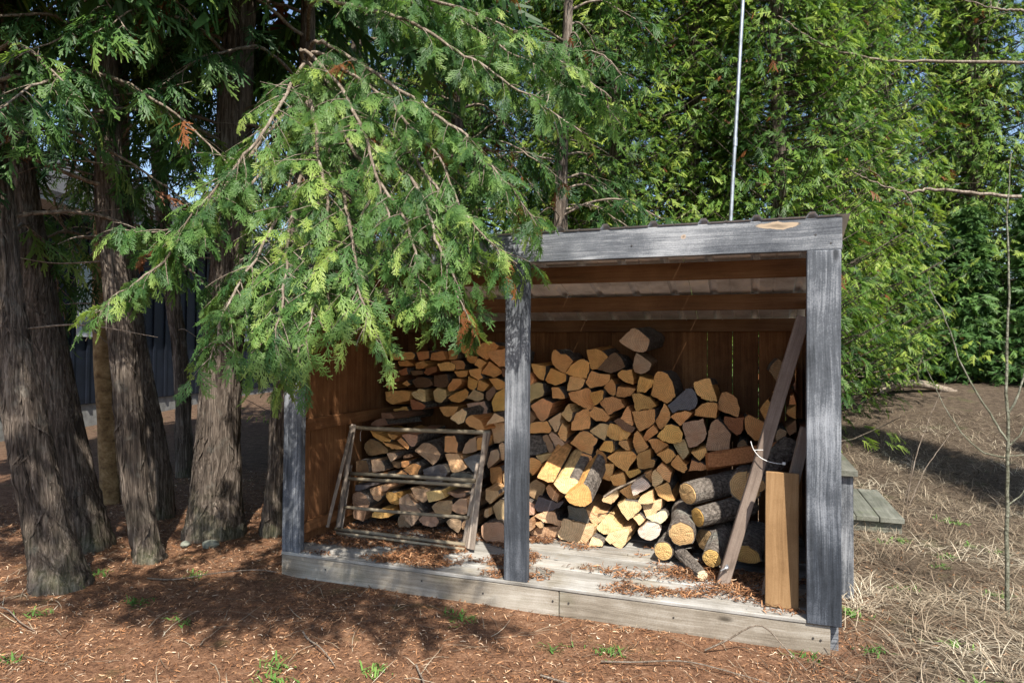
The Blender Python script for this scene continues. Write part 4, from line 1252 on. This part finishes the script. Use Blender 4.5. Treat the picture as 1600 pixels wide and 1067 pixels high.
NEARLAB = {
'T9': 'twiggy cedar behind the left end of the shed, dark stem showing',
'T10': 'twiggy cedar behind the shed, above the hanging boughs',
'T11': 'twiggy cedar behind the shed, left of the bright cedar wall',
'T1': 'nearest cedar trunk on the left, leaning out of the picture, scarred bark',
'T2': 'thick leaning cedar just behind the nearest left trunk',
'T3': 'slim cedar with silvery bark streaks, third trunk from the left',
'T4': 'shaded cedar right behind the slim silvery-streaked trunk',
'T5': 'thin orange-brown trunk far back between the left cedars',
'T6': 'stoutest cedar trunk with mossy flared base, left of the shed',
'T7': 'thin dark cedar stem between the stout trunk and the house',
'T8': 'cedar beside the left shed post whose boughs hang over the shed'}
BO = [
[(0.02,0.15,2.85),(0.09,-0.45,2.25),(0.01,-0.84,1.71),(-0.14,-1.05,1.43)],
[(0.02,0.15,2.69),(0.05,-0.36,2.18),(-0.05,-0.71,1.91),(-0.29,-0.9,1.88)],
[(-0.01,0.14,2.62),(0.28,-0.48,1.97),(0.3,-0.79,1.56),(0.24,-0.91,1.21)],
[(0.02,0.16,2.54),(0.4,-0.44,1.94),(0.54,-0.7,1.52),(0.56,-0.8,1.3)],
[(0.06,0.17,2.69),(0.52,-0.4,1.97),(0.68,-0.65,1.5),(0.66,-0.76,1.13)],
[(0.06,0.17,2.77),(0.64,-0.36,2.07),(0.87,-0.59,1.6),(0.95,-0.66,1.32)],
[(0.06,0.16,2.85),(0.76,-0.32,2.13),(1.09,-0.51,1.7),(1.14,-0.54,1.37)],
[(0.06,0.16,2.93),(0.88,-0.27,2.2),(1.22,-0.46,1.76),(1.34,-0.47,1.4)],
[(0.06,0.16,3.0),(0.89,-0.17,2.36),(1.32,-0.33,1.96),(1.63,-0.32,1.7)],
[(0.06,0.16,3.16),(0.92,-0.16,2.55),(1.3,-0.24,2.15),(1.58,-0.22,1.82)],
[(0.02,0.15,3.0),(0.22,-0.41,2.42),(0.09,-0.66,2.04),(-0.08,-0.82,1.72)],
[(0.02,0.15,3.08),(0.65,-0.26,2.42),(0.9,-0.42,1.91),(1.01,-0.48,1.51)],
[(0.06,0.16,3.04),(0.72,-0.13,2.59),(1.16,-0.28,2.17),(1.39,-0.35,1.66)],
[(0.02,0.15,2.93),(0.46,-0.32,2.25),(0.7,-0.54,1.78),(0.79,-0.66,1.3)],
[(0.06,0.16,3.31),(0.8,0.0,2.97),(1.32,-0.02,2.62),(1.72,0.02,2.3)],
[(0.06,0.15,3.54),(0.86,0.02,3.18),(1.35,0.09,2.93),(1.82,0.16,2.59)],
[(0.1,0.5,3.6),(0.7,0.55,3.4),(1.2,0.5,3.05),(1.6,0.45,2.75)]]

def finish_acc(acc_leaf, acc_wood, base, root, leafname, leafmat_, woodmat, woodname='branches'):
    for acc, nm, mt in ((acc_leaf, leafname, leafmat_), (acc_wood, woodname, woodmat)):
        if not acc.V: continue
        V = np.concatenate(acc.V) - np.array(base)
        me = mesh_np(nm, V, np.concatenate(acc.F), [mt], np.concatenate(acc.A))
        link(nm, me, root)

def near_tree(key, seed):
    path = list(TR[key]); 
    x, y, z, r_ = path[-1]; x0, y0, z0, r0 = path[-2]
    sx, sy = (x - x0) / (z - z0), (y - y0) / (z - z0)
    path += [(x + sx * 2, y + sy * 2, z + 2.2, r_ * .8), (x + sx * 3.5, y + sy * 3.5, z + 5, r_ * .3)]
    mat = 'bark_birch' if key == 'T5' else 'bark_cedar'
    me, base, strip_me = trunk_mesh('trunk', path, seed, mat, sides=64 if key in ('T1', 'T2', 'T6') else (44 if key in ('T3', 'T4') else 26), ridge=.012 if key != 'T5' else .004, flare=.13, strips=330 if key in ('T1', 'T2', 'T6') else (180 if key not in ('T5', 'T9', 'T10', 'T11') else 4))
    root = empty('cedar_tree', (base[0], base[1], 0), NEARLAB[key], 'tree', 'cedars left of the shed')
    tk = link('trunk', me, root)
    link('bark_strips', strip_me, tk)
    rng = np.random.default_rng(seed * 13 + 1)
    P = catmull(path, 120)
    sp = Sprays(FR_MID, seed); spu = Sprays(FR_FAR, seed + 300); wd = Acc(); lf = Acc()
    zlo, zhi, nb = {'T9': (2.0, 5.5, 26), 'T10': (2.1, 5.5, 28), 'T11': (2.0, 5.2, 24), 'T1': (1.75, 7, 26), 'T2': (2.0, 8, 30), 'T3': (2.1, 7.5, 26), 'T4': (2.0, 7, 22), 'T5': (2.4, 6, 14), 'T6': (2.35, 7.5, 26), 'T7': (2.0, 7, 22), 'T8': (2.3, 7, 20)}[key]
    for b_ in range(nb):
        zz = zlo + (zhi - zlo) * (b_ + rng.random()) / nb
        i = int(np.argmin(abs(P[:, 2] - zz)))
        p = P[i, :3]
        az = rng.random() * 2 * math.pi
        ln = (.75 + .75 * rng.random()) * (1.15 - .5 * (zz - zlo) / (zhi - zlo))
        d = np.array([math.cos(az), math.sin(az), 0])
        pts = [p, p + d * ln * .35 + np.array([0, 0, .10]), p + d * ln * .7 + np.array([0, 0, .02 - .12 * ln]), p + d * ln + np.array([0, 0, -.38 * ln])]
        # keep clear of the lens
        if (np.linalg.norm(pts[-1] - np.array(CAM)) < 1.6) and pts[-1][2] < 2.6: continue
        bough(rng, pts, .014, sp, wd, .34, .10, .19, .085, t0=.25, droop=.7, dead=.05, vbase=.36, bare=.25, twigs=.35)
    # upper crown, mostly above the view, added for the shade it casts
    for b_ in range({'T1': 24, 'T2': 24, 'T3': 20, 'T4': 16, 'T6': 28, 'T8': 20, 'T7': 8, 'T9': 0, 'T10': 0, 'T11': 0}.get(key, 8)):
        zz = 3.5 + 4.8 * rng.random(); i = int(np.argmin(abs(P[:, 2] - zz))); p = P[i, :3]
        az = rng.random() * 2 * math.pi; ln = .9 + .9 * rng.random(); d = np.array([math.cos(az), math.sin(az), 0])
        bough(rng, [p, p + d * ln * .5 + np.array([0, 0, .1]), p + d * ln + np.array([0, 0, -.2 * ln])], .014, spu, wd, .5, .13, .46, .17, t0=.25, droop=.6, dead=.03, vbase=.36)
    # short dead stubs low on the stem
    for b_ in range(9):
        zz = 1.3 + rng.random() * 2.2; i = int(np.argmin(abs(P[:, 2] - zz))); p = P[i, :3]
        az = rng.random() * 2 * math.pi; ln = .25 + .55 * rng.random(); d = np.array([math.cos(az), math.sin(az), 0])
        Q = catmull([p, p + d * ln * .5 + rng.normal(size=3) * .03, p + d * ln + np.array([0, 0, -.1]) + rng.normal(size=3) * .06], 10)
        wd.add(*tube(Q, np.linspace(.007, .0015, 10), 5))
    sp.build(lf); spu.build(lf)
    finish_acc(lf, wd, (base[0], base[1], 0), root, 'crown', 'leaf_near', 'bark_twig')
    return root, base
for i, key in enumerate(sorted(TR, key=lambda k: int(k[1:]))):
    root, base = near_tree(key, i + 1)
    if key == 'T8':
        rng = np.random.default_rng(77)
        for bi, pts in enumerate(BO):
            sp = Sprays(FR_NEAR, 50 + bi); wd = Acc(); lf = Acc()
            p0 = (-.385, .672, pts[0][2] + .12)
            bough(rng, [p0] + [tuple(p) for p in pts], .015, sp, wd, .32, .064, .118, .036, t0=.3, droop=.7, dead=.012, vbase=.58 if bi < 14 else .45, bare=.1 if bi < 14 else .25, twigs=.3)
            sp.build(lf)
            sub = empty('bough', (0, 0, 0)); sub.parent = root
            finish_acc(lf, wd, (base[0], base[1], 0), sub, 'foliage', 'leaf_near', 'bark_twig', 'branch')
    if key == 'T6':
        for (sx_, sy_, s_, sl) in ((.05, -.30, .032, 'small lichen-grey stone at the stout cedar, on its left'), (.2, -.24, .05, 'bigger lichen-grey stone at the foot of the stout cedar')):
            import bmesh
            bm = bmesh.new(); bmesh.ops.create_icosphere(bm, subdivisions=2, radius=s_)
            for v_ in bm.verts: v_.co *= 1 + .35 * mnoise.noise(v_.co * 22 + Vector((sx_ * 50, 0, 0))); v_.co.z *= .6
            me = bpy.data.meshes.new('stone'); bm.to_mesh(me); bm.free(); me.materials.append(MATS['stone'])
            link('stone', me, None, label=sl, category='stone', group='stones at the stout cedar').location = (base[0] + sx_, base[1] + sy_, .02)

# unseen cedar added behind the viewer, its limbs placed to shade the left half
def shade_tree():
    path = [(-.9, -4.6, 0, .16), (-.88, -4.58, 1.0, .13), (-.85, -4.5, 3.0, .11), (-.8, -4.45, 5.5, .07), (-.78, -4.4, 8, .02)]
    me, base = trunk_mesh('trunk', path, 17, 'bark_cedar', sides=24)
    root = empty('cedar_tree', (base[0], base[1], 0), 'unseen cedar added behind the viewpoint to shade the left foreground', 'tree', 'cedars left of the shed')
    link('trunk', me, root)
    rng = np.random.default_rng(404)
    sp = Sprays(FR_FAR, 404); wd = Acc(); lf = Acc()
    for (ex, ey, ez) in SHADE_LIMBS:
        z0 = ez + .35
        p = np.array([-.82, -4.46, z0]); e = np.array([ex, ey, ez])
        pts = [p, p * .65 + e * .35 + np.array([0, 0, .12]), p * .3 + e * .7 + np.array([0, 0, .08]), e]
        bough(rng, pts, .02, sp, wd, .34, .13, .22, .13, t0=.62, droop=.5, vbase=.4)
    sp.build(lf)
    finish_acc(lf, wd, (base[0], base[1], 0), root, 'crown', 'leaf_near', 'bark_twig')
SHADE_LIMBS = [(-.5, -2.7, 4.0), (-.1, -2.4, 4.0), (.35, -2.2, 4.1), (.5, -2.6, 4.0), (1.1, -2.8, 3.9), (1.7, -2.8, 3.8), (2.2, -2.7, 3.8), (1.6, -2.5, 3.8), (2.1, -2.45, 3.8), (2.5, -2.4, 3.8), (2.8, -2.6, 3.8)]
shade_tree()

# ------------------------------------------------------------------ evergreens behind: a few crowns, copied
def far_cedar_mesh(seed, h, rmax, n, zlow):
    rng = np.random.default_rng(seed)
    sp = Sprays(FR_FAR, seed); wd = Acc(); lf = Acc()
    nb = n // 24
    for b_ in range(nb):
        t = rng.random() ** .9
        z = zlow + (h - zlow) * t
        rr = rmax * (1 - t) ** .7 * (.55 + .65 * rng.random()) + .12
        az = rng.random() * 2 * math.pi
        d = np.array([math.cos(az), math.sin(az), 0])
        sd = np.array([-d[1], d[0], 0])
        tip = d * rr + np.array([0, 0, z + .12 * rr])
        wd.add(*tube(catmull([(0, 0, z - .15 * rr), d * rr * .55 + np.array([0, 0, z - .12 * rr]), tip], 6), np.linspace(.014, .003, 6), 4))
        vb = .46 + rng.normal() * .26
        for k_ in range(24):
            f = .3 + .75 * rng.random()
            p = d * rr * f + sd * rng.normal() * .16 + np.array([0, 0, z - .12 * rr + .25 * rr * (f - .5) + rng.normal() * .10])
            dd = d * (.5 + .5 * rng.random()) + sd * rng.normal() * .7 + np.array([0, 0, -.9 + .9 * rng.random()])
            uu = d * .7 + np.array([0, 0, .8]) + rng.normal(size=3) * .4
            dv = .975 if rng.random() < .012 else min(.94, max(0, vb + rng.normal() * .12))
            sp.put(p, dd, uu, .12 * (.5 + .95 * rng.random()), dv)
    sp.build(lf)
    leaf = mesh_np('crown', np.concatenate(lf.V), np.concatenate(lf.F), ['leaf_far'], np.concatenate(lf.A))
    V, F = tube(catmull([(0, 0, -.3), (.03, 0, h * .3), (-.03, .02, h * .7), (0, 0, h)], 20), np.linspace(.12, .01, 20), 10)
    wd.add(V, F)
    wood_ = mesh_np('trunk', np.concatenate(wd.V), np.concatenate(wd.F), ['bark_cedar'])
    return leaf, wood_
def spruce_mesh(seed, h, rmax):
    rng = np.random.default_rng(seed)
    sp = Sprays(FR_FAR, seed); wd = Acc(); lf = Acc()
    z = .25
    while z < h:
        t = z / h
        for a in range(9):
            az = rng.random() * 2 * math.pi; d = np.array([math.cos(az), math.sin(az), 0]); sd = np.array([-d[1], d[0], 0])
            rr = rmax * (1 - t) ** .85 * (.5 + .75 * rng.random()) + .05
            zb = z + rng.normal() * .12; up_ = rng.normal() * .16
            Q = catmull([(0, 0, zb), d * rr * .5 + np.array([0, 0, zb - .06 * rr + up_ * .4 * rr]), d * rr + np.array([0, 0, zb - .12 * rr + up_ * rr])], 8)
            wd.add(*tube(Q, np.linspace(.012, .003, 8), 4))
            vb = .4 + rng.normal() * .15
            for k_ in range(26):
                f = .15 + .85 * rng.random(); i = min(int(f * 7), 6)
                s_ = 1 if k_ % 2 else -1
                w_ = .32 * (1.1 - f) * rmax
                p = Q[i] + sd * s_ * w_ * rng.random() + rng.normal(size=3) * .05
                sp.put(p, d * 1.0 + sd * s_ * .8 + np.array([0, 0, -.25 + rng.normal() * .3]), np.array([0, 0, 1.0]) + d * .6 + rng.normal(size=3) * .5, .24 * (.7 + .5 * rng.random()), min(.94, max(0, vb + rng.normal() * .1)))
        z += .15
    sp.build(lf)
    leaf = mesh_np('crown', np.concatenate(lf.V), np.concatenate(lf.F), ['leaf_spruce'], np.concatenate(lf.A))
    V, F = tube(np.array([[0, 0, -.3], [0, 0, h * .5], [0, 0, h]]), [.09, .05, .008], 8); wd.add(V, F)
    wood_ = mesh_np('trunk', np.concatenate(wd.V), np.concatenate(wd.F), ['bark_cedar'])
    return leaf, wood_
CED = [far_cedar_mesh(101, 9.5, 1.15, 16500, .2), far_cedar_mesh(102, 10.5, 1.3, 17500, .25)]
SPR = [spruce_mesh(201, 4.2, 1.25), spruce_mesh(202, 5.0, 1.4)]
FARC = [
(-3.9, 6.2, 0, 1, 'cedar rising behind the stout trunk, left of the shed'),
(-2.2, 6.2, 1, 1, 'cedar seen above the left end of the shed'),
(-0.9, 5.0, 2, 1, 'cedar behind the hanging boughs, left of the middle post'),
(0.2, 5.6, 0, 1, 'cedar behind the hanging boughs, above the middle post'),
(1.0, 4.6, 1, 0.95, 'cedar directly behind the middle of the shed roof'),
(1.9, 5.2, 2, 1.05, 'cedar behind the shed just left of the metal pole'),
(2.8, 4.9, 0, 1, 'cedar behind the shed just right of the metal pole'),
(3.6, 6.8, 1, 1, 'cedar behind the right end of the shed roof'),
(4.6, 9.0, 0, 1.05, 'cedar right of the shed beyond the bin'),
(5.9, 9.3, 2, 1.15, 'cedar at the right, behind the sapling'),
(7.3, 9.3, 1, 1, 'rightmost cedar at the picture edge'),
(2.0, 7.8, 1, 1.1, 'taller cedar in the second row behind the pole'),
(-0.2, 8.4, 1, 1.1, 'taller cedar in the second row above the shed'),
(4.2, 11.2, 1, 1.0, 'tall cedar in the second row right of the shed'),
(6.4, 11.8, 0, 1.0, 'tall cedar in the second row at the right'),
(8.8, 11.8, 1, 1.0, 'tall cedar in the second row at the far right edge'),
(6.5, 0.9, 0, 0.78, 'unseen cedar added beyond the right picture edge to shade the dead grass'),  # this one and the next stand out of view, added for their shade
(7.3, 1.9, 1, 0.55, 'second unseen cedar added beyond the right edge for shade, farther back')]
rngt = np.random.default_rng(9)
for i, (x, y, k_, sc, lab) in enumerate(FARC):
    root = empty('cedar_tree', (x, y, gz(x, y)), lab, 'tree', 'cedars behind the shed')
    root.rotation_euler = (0, 0, rngt.random() * 6.28); root.scale = (sc, sc, sc * (.95 + .1 * rngt.random()))
    link('crown', CED[k_ % 2][0], root); link('trunk', CED[k_ % 2][1], root)
for i, (x, y, k_, sc, lab) in enumerate([(3.9, 8.0, 0, 0.55, 'young spruce low behind the bin, beside the right post'),
(4.8, 8.5, 1, 0.5, 'young spruce above the fallen log'),
(5.6, 8.5, 0, 0.6, 'young spruce right of the fallen log'),
(6.4, 8.3, 1, 0.55, 'young spruce at the right picture edge'),
(3.2, 7.6, 1, 0.45, 'small spruce half hidden by the right post')]):
    root = empty('spruce_tree', (x, y, gz(x, y)), lab, 'tree', 'young spruces at the edge of the clearing')
    root.rotation_euler = (0, 0, rngt.random() * 6.28); root.scale = (sc, sc, sc)
    link('crown', SPR[k_][0], root); link('trunk', SPR[k_][1], root)
# long bare limbs reaching in from a cedar at the right edge
limb_root = empty('cedar_limb', (5.6, 5.3, 0), 'pale bare limbs arching across the cedars at upper right', 'branch')
for L in ([(5.9, 5.4, 4.3), (5.24, 5.18, 4.36), (4.32, 4.85, 4.36), (3.84, 4.68, 4.37), (3.27, 4.47, 4.52), (3.02, 4.38, 4.67), (2.8, 4.3, 4.84)], [(5.9, 5.4, 4.75), (5.23, 5.17, 4.9), (4.98, 5.08, 4.92), (4.6, 4.94, 5.02)], [(5.2, 5.2, 2.95), (4.32, 4.88, 3.02), (4.1, 4.8, 2.99), (3.84, 4.71, 3.06), (3.48, 4.57, 3.23)]):
    n = 40; P = catmull(L, n); P += rngt.normal(size=P.shape) * .006
    V, F = tube(P, np.linspace(.02, .005, n), 6)
    link('limb', mesh_np('limb', V - np.array([5.6, 5.3, 0]), F, ['bark_twig'], smooth=True), limb_root)
    for k_ in range(7):
        i = 8 + int(rngt.random() * 28); p = P[i]; dd = unit(rngt.normal(size=3) + np.array([-.3, -.3, .0])) * (.15 + .3 * rngt.random())
        V, F = tube(catmull([p, p + dd * .5 + rngt.normal(size=3) * .02, p + dd + np.array([0, 0, -.05])], 8), np.linspace(.005, .001, 8), 4)
        link('twig', mesh_np('twig', V - np.array([5.6, 5.3, 0]), F, ['bark_twig']), limb_root)

# ------------------------------------------------------------------ litter, dead grass, small greens
def scatter_flakes(name, pts, ln, wd_, mat, seed, label, cat, lift=.004, curl=.25, clump=None, vfun=None):
    rng = np.random.default_rng(seed); n = len(pts)
    P = np.asarray(pts); az = rng.random(n) * 2 * np.pi; el = rng.normal(size=n) * curl
    L = ln * (.4 + 1.1 * rng.random(n) ** 1.5); W = wd_ * (.6 + .8 * rng.random(n))
    D = np.stack([np.cos(az) * np.cos(el), np.sin(az) * np.cos(el), np.sin(el)], -1)
    S = np.stack([-np.sin(az), np.cos(az), rng.normal(size=n) * .5], -1)
    P = P + np.array([0, 0, lift]) * (.3 + rng.random(n))[:, None] + np.maximum(0, np.abs(D[:, 2]) * L * .5)[:, None] * np.array([0, 0, 1])
    bend = rng.normal(size=n) * .25
    A = P - D * L[:, None] / 2; B = P + D * L[:, None] / 2; M = P + S * (bend * L)[:, None] * .5 + np.array([0, 0, 1]) * (L * .06)[:, None]
    s = S * W[:, None] / 2
    V = np.stack([A + s * .5, A - s * .5, M - s, M + s, B - s * .4, B + s * .4], 1).reshape(-1, 3)
    i = np.arange(n)[:, None] * 6
    F = np.concatenate([i + np.array([[0, 1, 2, 3]]), i + np.array([[3, 2, 4, 5]])], 0)
    v = np.repeat(rng.random(n) if vfun is None else vfun(rng, n), 6)
    link(name, mesh_np(name, V, F, [mat], v), None, kind='stuff', label=label, category=cat)
def ground_pts(rng, n, dens, xr, yr):
    out = []
    while len(out) < n:
        x = xr[0] + (xr[1] - xr[0]) * rng.random(); y = yr[0] + (yr[1] - yr[0]) * rng.random()
        if rng.random() > dens(x, y): continue
        out.append((x, y, gz(x, y)))
    return out
rg = np.random.default_rng(31)
def inshed(x, y): return -.0 < x < 2.9 and 0 < y < 1.5
def d_left(x, y):
    if inshed(x, y): return 0
    a = 1.0 if x < 2.6 else max(.18, 1 - (x - 2.6) * 1.1)
    b_ = 1.0 if y < .5 else max(.25, 1 - (y - .5) * .3)
    c = .35 + .65 * (mnoise.noise(Vector((x * 2.3, y * 2.3, 4))) * .9 + .5)
    return a * b_ * c
scatter_flakes('cedar_litter', ground_pts(rg, 68000, d_left, (-3.2, 4.2), (-2.0, 2.6)), .022, .0033, 'litter', 1, 'carpet of rusty red-brown cedar litter on the ground', 'leaf litter', .006, .28,
               vfun=lambda r, n: np.clip(r.beta(1.4, 1.5, n), 0, 1))
def d_right(x, y):
    if inshed(x, y): return 0
    a = min(1, max(0, (x - 2.55) / .8)) if y < 2 else min(1, max(0, (x - 2.2) / 1))
    if y < 0 : a *= 1
    return a * (.45 + .55 * (mnoise.noise(Vector((x * 1.7, y * 1.7, 8))) + .5)) * (1 if y < 2.5 else max(.3, 1 - (y - 2.5) * .12))
def blades(name, pts, ln, w, mat, seed, label, cat, flat=1.0, segs=4, vfun=None, arch=.5):
    rng = np.random.default_rng(seed); n = len(pts); P = np.asarray(pts, float)
    az = rng.random(n) * 2 * np.pi; L = ln * (.35 + 1.0 * rng.random(n)); W = w * (.6 + .8 * rng.random(n))
    el = flat * rng.random(n) ** 2.0
    dirs = np.stack([np.cos(az), np.sin(az), np.zeros(n)], -1); sd = np.stack([-np.sin(az), np.cos(az), np.zeros(n)], -1)
    cur = rng.normal(size=n) * .5
    Q = []
    for k_ in range(segs + 1):
        t = k_ / segs
        hz = np.sin(el) * L * t - arch * L * t * t * np.sin(el) * 1.0
        p = P + dirs * (np.cos(el) * L * t)[:, None] + sd * (cur * L * t * t * .5)[:, None] + np.array([0, 0, 1]) * (np.maximum(hz, -.002) + .006 + .012 * rng.random(n) * (t > 0))[:, None]
        ww = (W * (1 - .85 * t ** 2) / 2)[:, None]
        Q += [p - sd * ww, p + sd * ww]
    V = np.stack(Q, 1).reshape(-1, 3)
    i = np.arange(n)[:, None] * (2 * (segs + 1))
    F = np.concatenate([i + np.array([[2 * k_, 2 * k_ + 1, 2 * k_ + 3, 2 * k_ + 2]]) for k_ in range(segs)], 0)
    pn = np.array([mnoise.noise(Vector((p[0] * 1.9, p[1] * 1.9, 5))) + .6 * mnoise.noise(Vector((p[0] * 6, p[1] * 6, 2))) for p in pts])
    v = np.repeat(np.clip(.48 * rng.random(n) + .26 + pn * .55, 0, 1), 2 * (segs + 1))
    link(name, mesh_np(name, V, F, [mat], v), None, kind='stuff', label=label, category=cat)
blades('dead_grass', ground_pts(rg, 26000, d_right, (2.5, 6.0), (-1.2, 6.5)), .21, .0032, 'straw', 2, 'matted straw-coloured dead grass right of the shed', 'dead grass', .75, 3)
tf = []
for _ in range(70):
    x, y = 2.95 + 2.2 * rg.random(), -.9 + 4.2 * rg.random()
    if d_right(x, y) < .2 or inshed(x, y): continue
    for _k in range(38): tf.append((x + rg.normal() * .03, y + rg.normal() * .03, gz(x, y)))
blades('dead_grass_tufts', tf, .19, .003, 'straw', 21, 'rooted tufts of bleached dead grass right of the shed', 'dead grass', 1.15, 3)
blades('stray_straw', ground_pts(rg, 700, lambda x, y: 0 if inshed(x, y) else 1, (-2.2, 3.4), (-1.6, 1.2)), .20, .003, 'straw', 12, 'stray pale straws lying on the cedar litter', 'straw', .25)
cl = [(rg.random() * 5.6 - 1.9, -1.6 + 1.55 * rg.random()) for _ in range(30)] + [(2.9 + rg.random() * 1.2, rg.random() * 3) for _ in range(18)]
gp = []
for (x, y) in cl:
    for _ in range(14 + int(rg.random() * 26)):
        a, b_ = x + rg.normal() * .035, y + rg.normal() * .028
        if not inshed(a, b_): gp.append((a, b_, gz(a, b_)))
blades('green_sprouts', gp, .045, .0065, 'green_blade', 3, 'small green sprouts scattered over the needle litter', 'grass', 1.3, 3)
# litter blown onto the deck
def d_deck(x, y):
    n = mnoise.noise(Vector((x * 3.2, y * 5, 6))) + .35 * mnoise.noise(Vector((x * 9, y * 12, 2)))
    lft = 1 if x < 1.4 else .55
    return max(0, min(1, (n + (.25 if x < 1.4 else -.02)) * 2.2)) * lft * (1 if y > .05 else .25)
dp = []
while len(dp) < 16000:
    x = .02 + 2.8 * rg.random(); y = .01 + .85 * rg.random() ** 1.2
    if rg.random() < d_deck(x, y): dp.append((x, y, DZ + .001))
for _ in range(2600):
    c = ((2.30, .42), (2.45, .25), (2.2, .38), (2.6, .2), (2.5, .42))[int(rg.random() * 5)]
    dp.append((c[0] + rg.normal() * .09, max(.02, c[1] + rg.normal() * .05), DZ + .001 + abs(rg.normal()) * .012))
scatter_flakes('deck_litter', dp, .03, .0046, 'litter', 5, 'rusty cedar litter strewn over the shed deck', 'leaf litter', .005, .25, vfun=lambda r, n: np.clip(r.beta(2, 3, n), 0, 1))
# individual fallen twigs on the ground in front
TW = [((1.95, -.42), (2.62, -.38), (.0, .06), 'long curved twig on the ground below the right end of the deck'),
      ((2.35, -.16), (2.75, -.2), (.02, .05), 'dark twig sprouting up against the right fascia board'),
      ((.62, -.62), (.95, -.85), (.02, -.02), 'pale straight twig lying left of centre in the foreground'),
      ((1.25, -.72), (1.5, -1.0), (-.02, .0), 'pale twig pointing at the viewer in the foreground centre'),
      ((-.62, -.35), (.0, -.02), (.03, .0), 'thin grey twig on the litter near the left end of the deck'),
      ((1.75, -.62), (2.25, -.7), (.0, -.04), 'brown twig lying parallel to the deck in the foreground'),
      ((-1.2, -.95), (-.5, -1.05), (.0, .05), 'grey twig in the shaded litter near the nearest left trunk'),
      ((2.9, -.55), (3.25, .1), (.06, .0), 'bleached stick among the dead grass near the right post')]
for i, (a, b_, m_, lab) in enumerate(TW):
    A = np.array([*a, gz(*a) + .012]); B = np.array([*b_, gz(*b_) + .014]); M = (A + B) / 2 + np.array([m_[0], m_[1], .018])
    if i == 1: M[2] += .11
    Q = catmull([A, A * .6 + M * .4 + rg.normal(size=3) * .008, M, M * .4 + B * .6 + rg.normal(size=3) * .008, B], 22)
    V, F = tube(Q, np.linspace(.0045, .0018, 22), 6)
    o = link('fallen_twig', mesh_np('fallen_twig', V - A, F, ['bark_twig'], smooth=True), None, label=lab, category='twig', group='fallen twigs in front of the shed')
    o.location = A
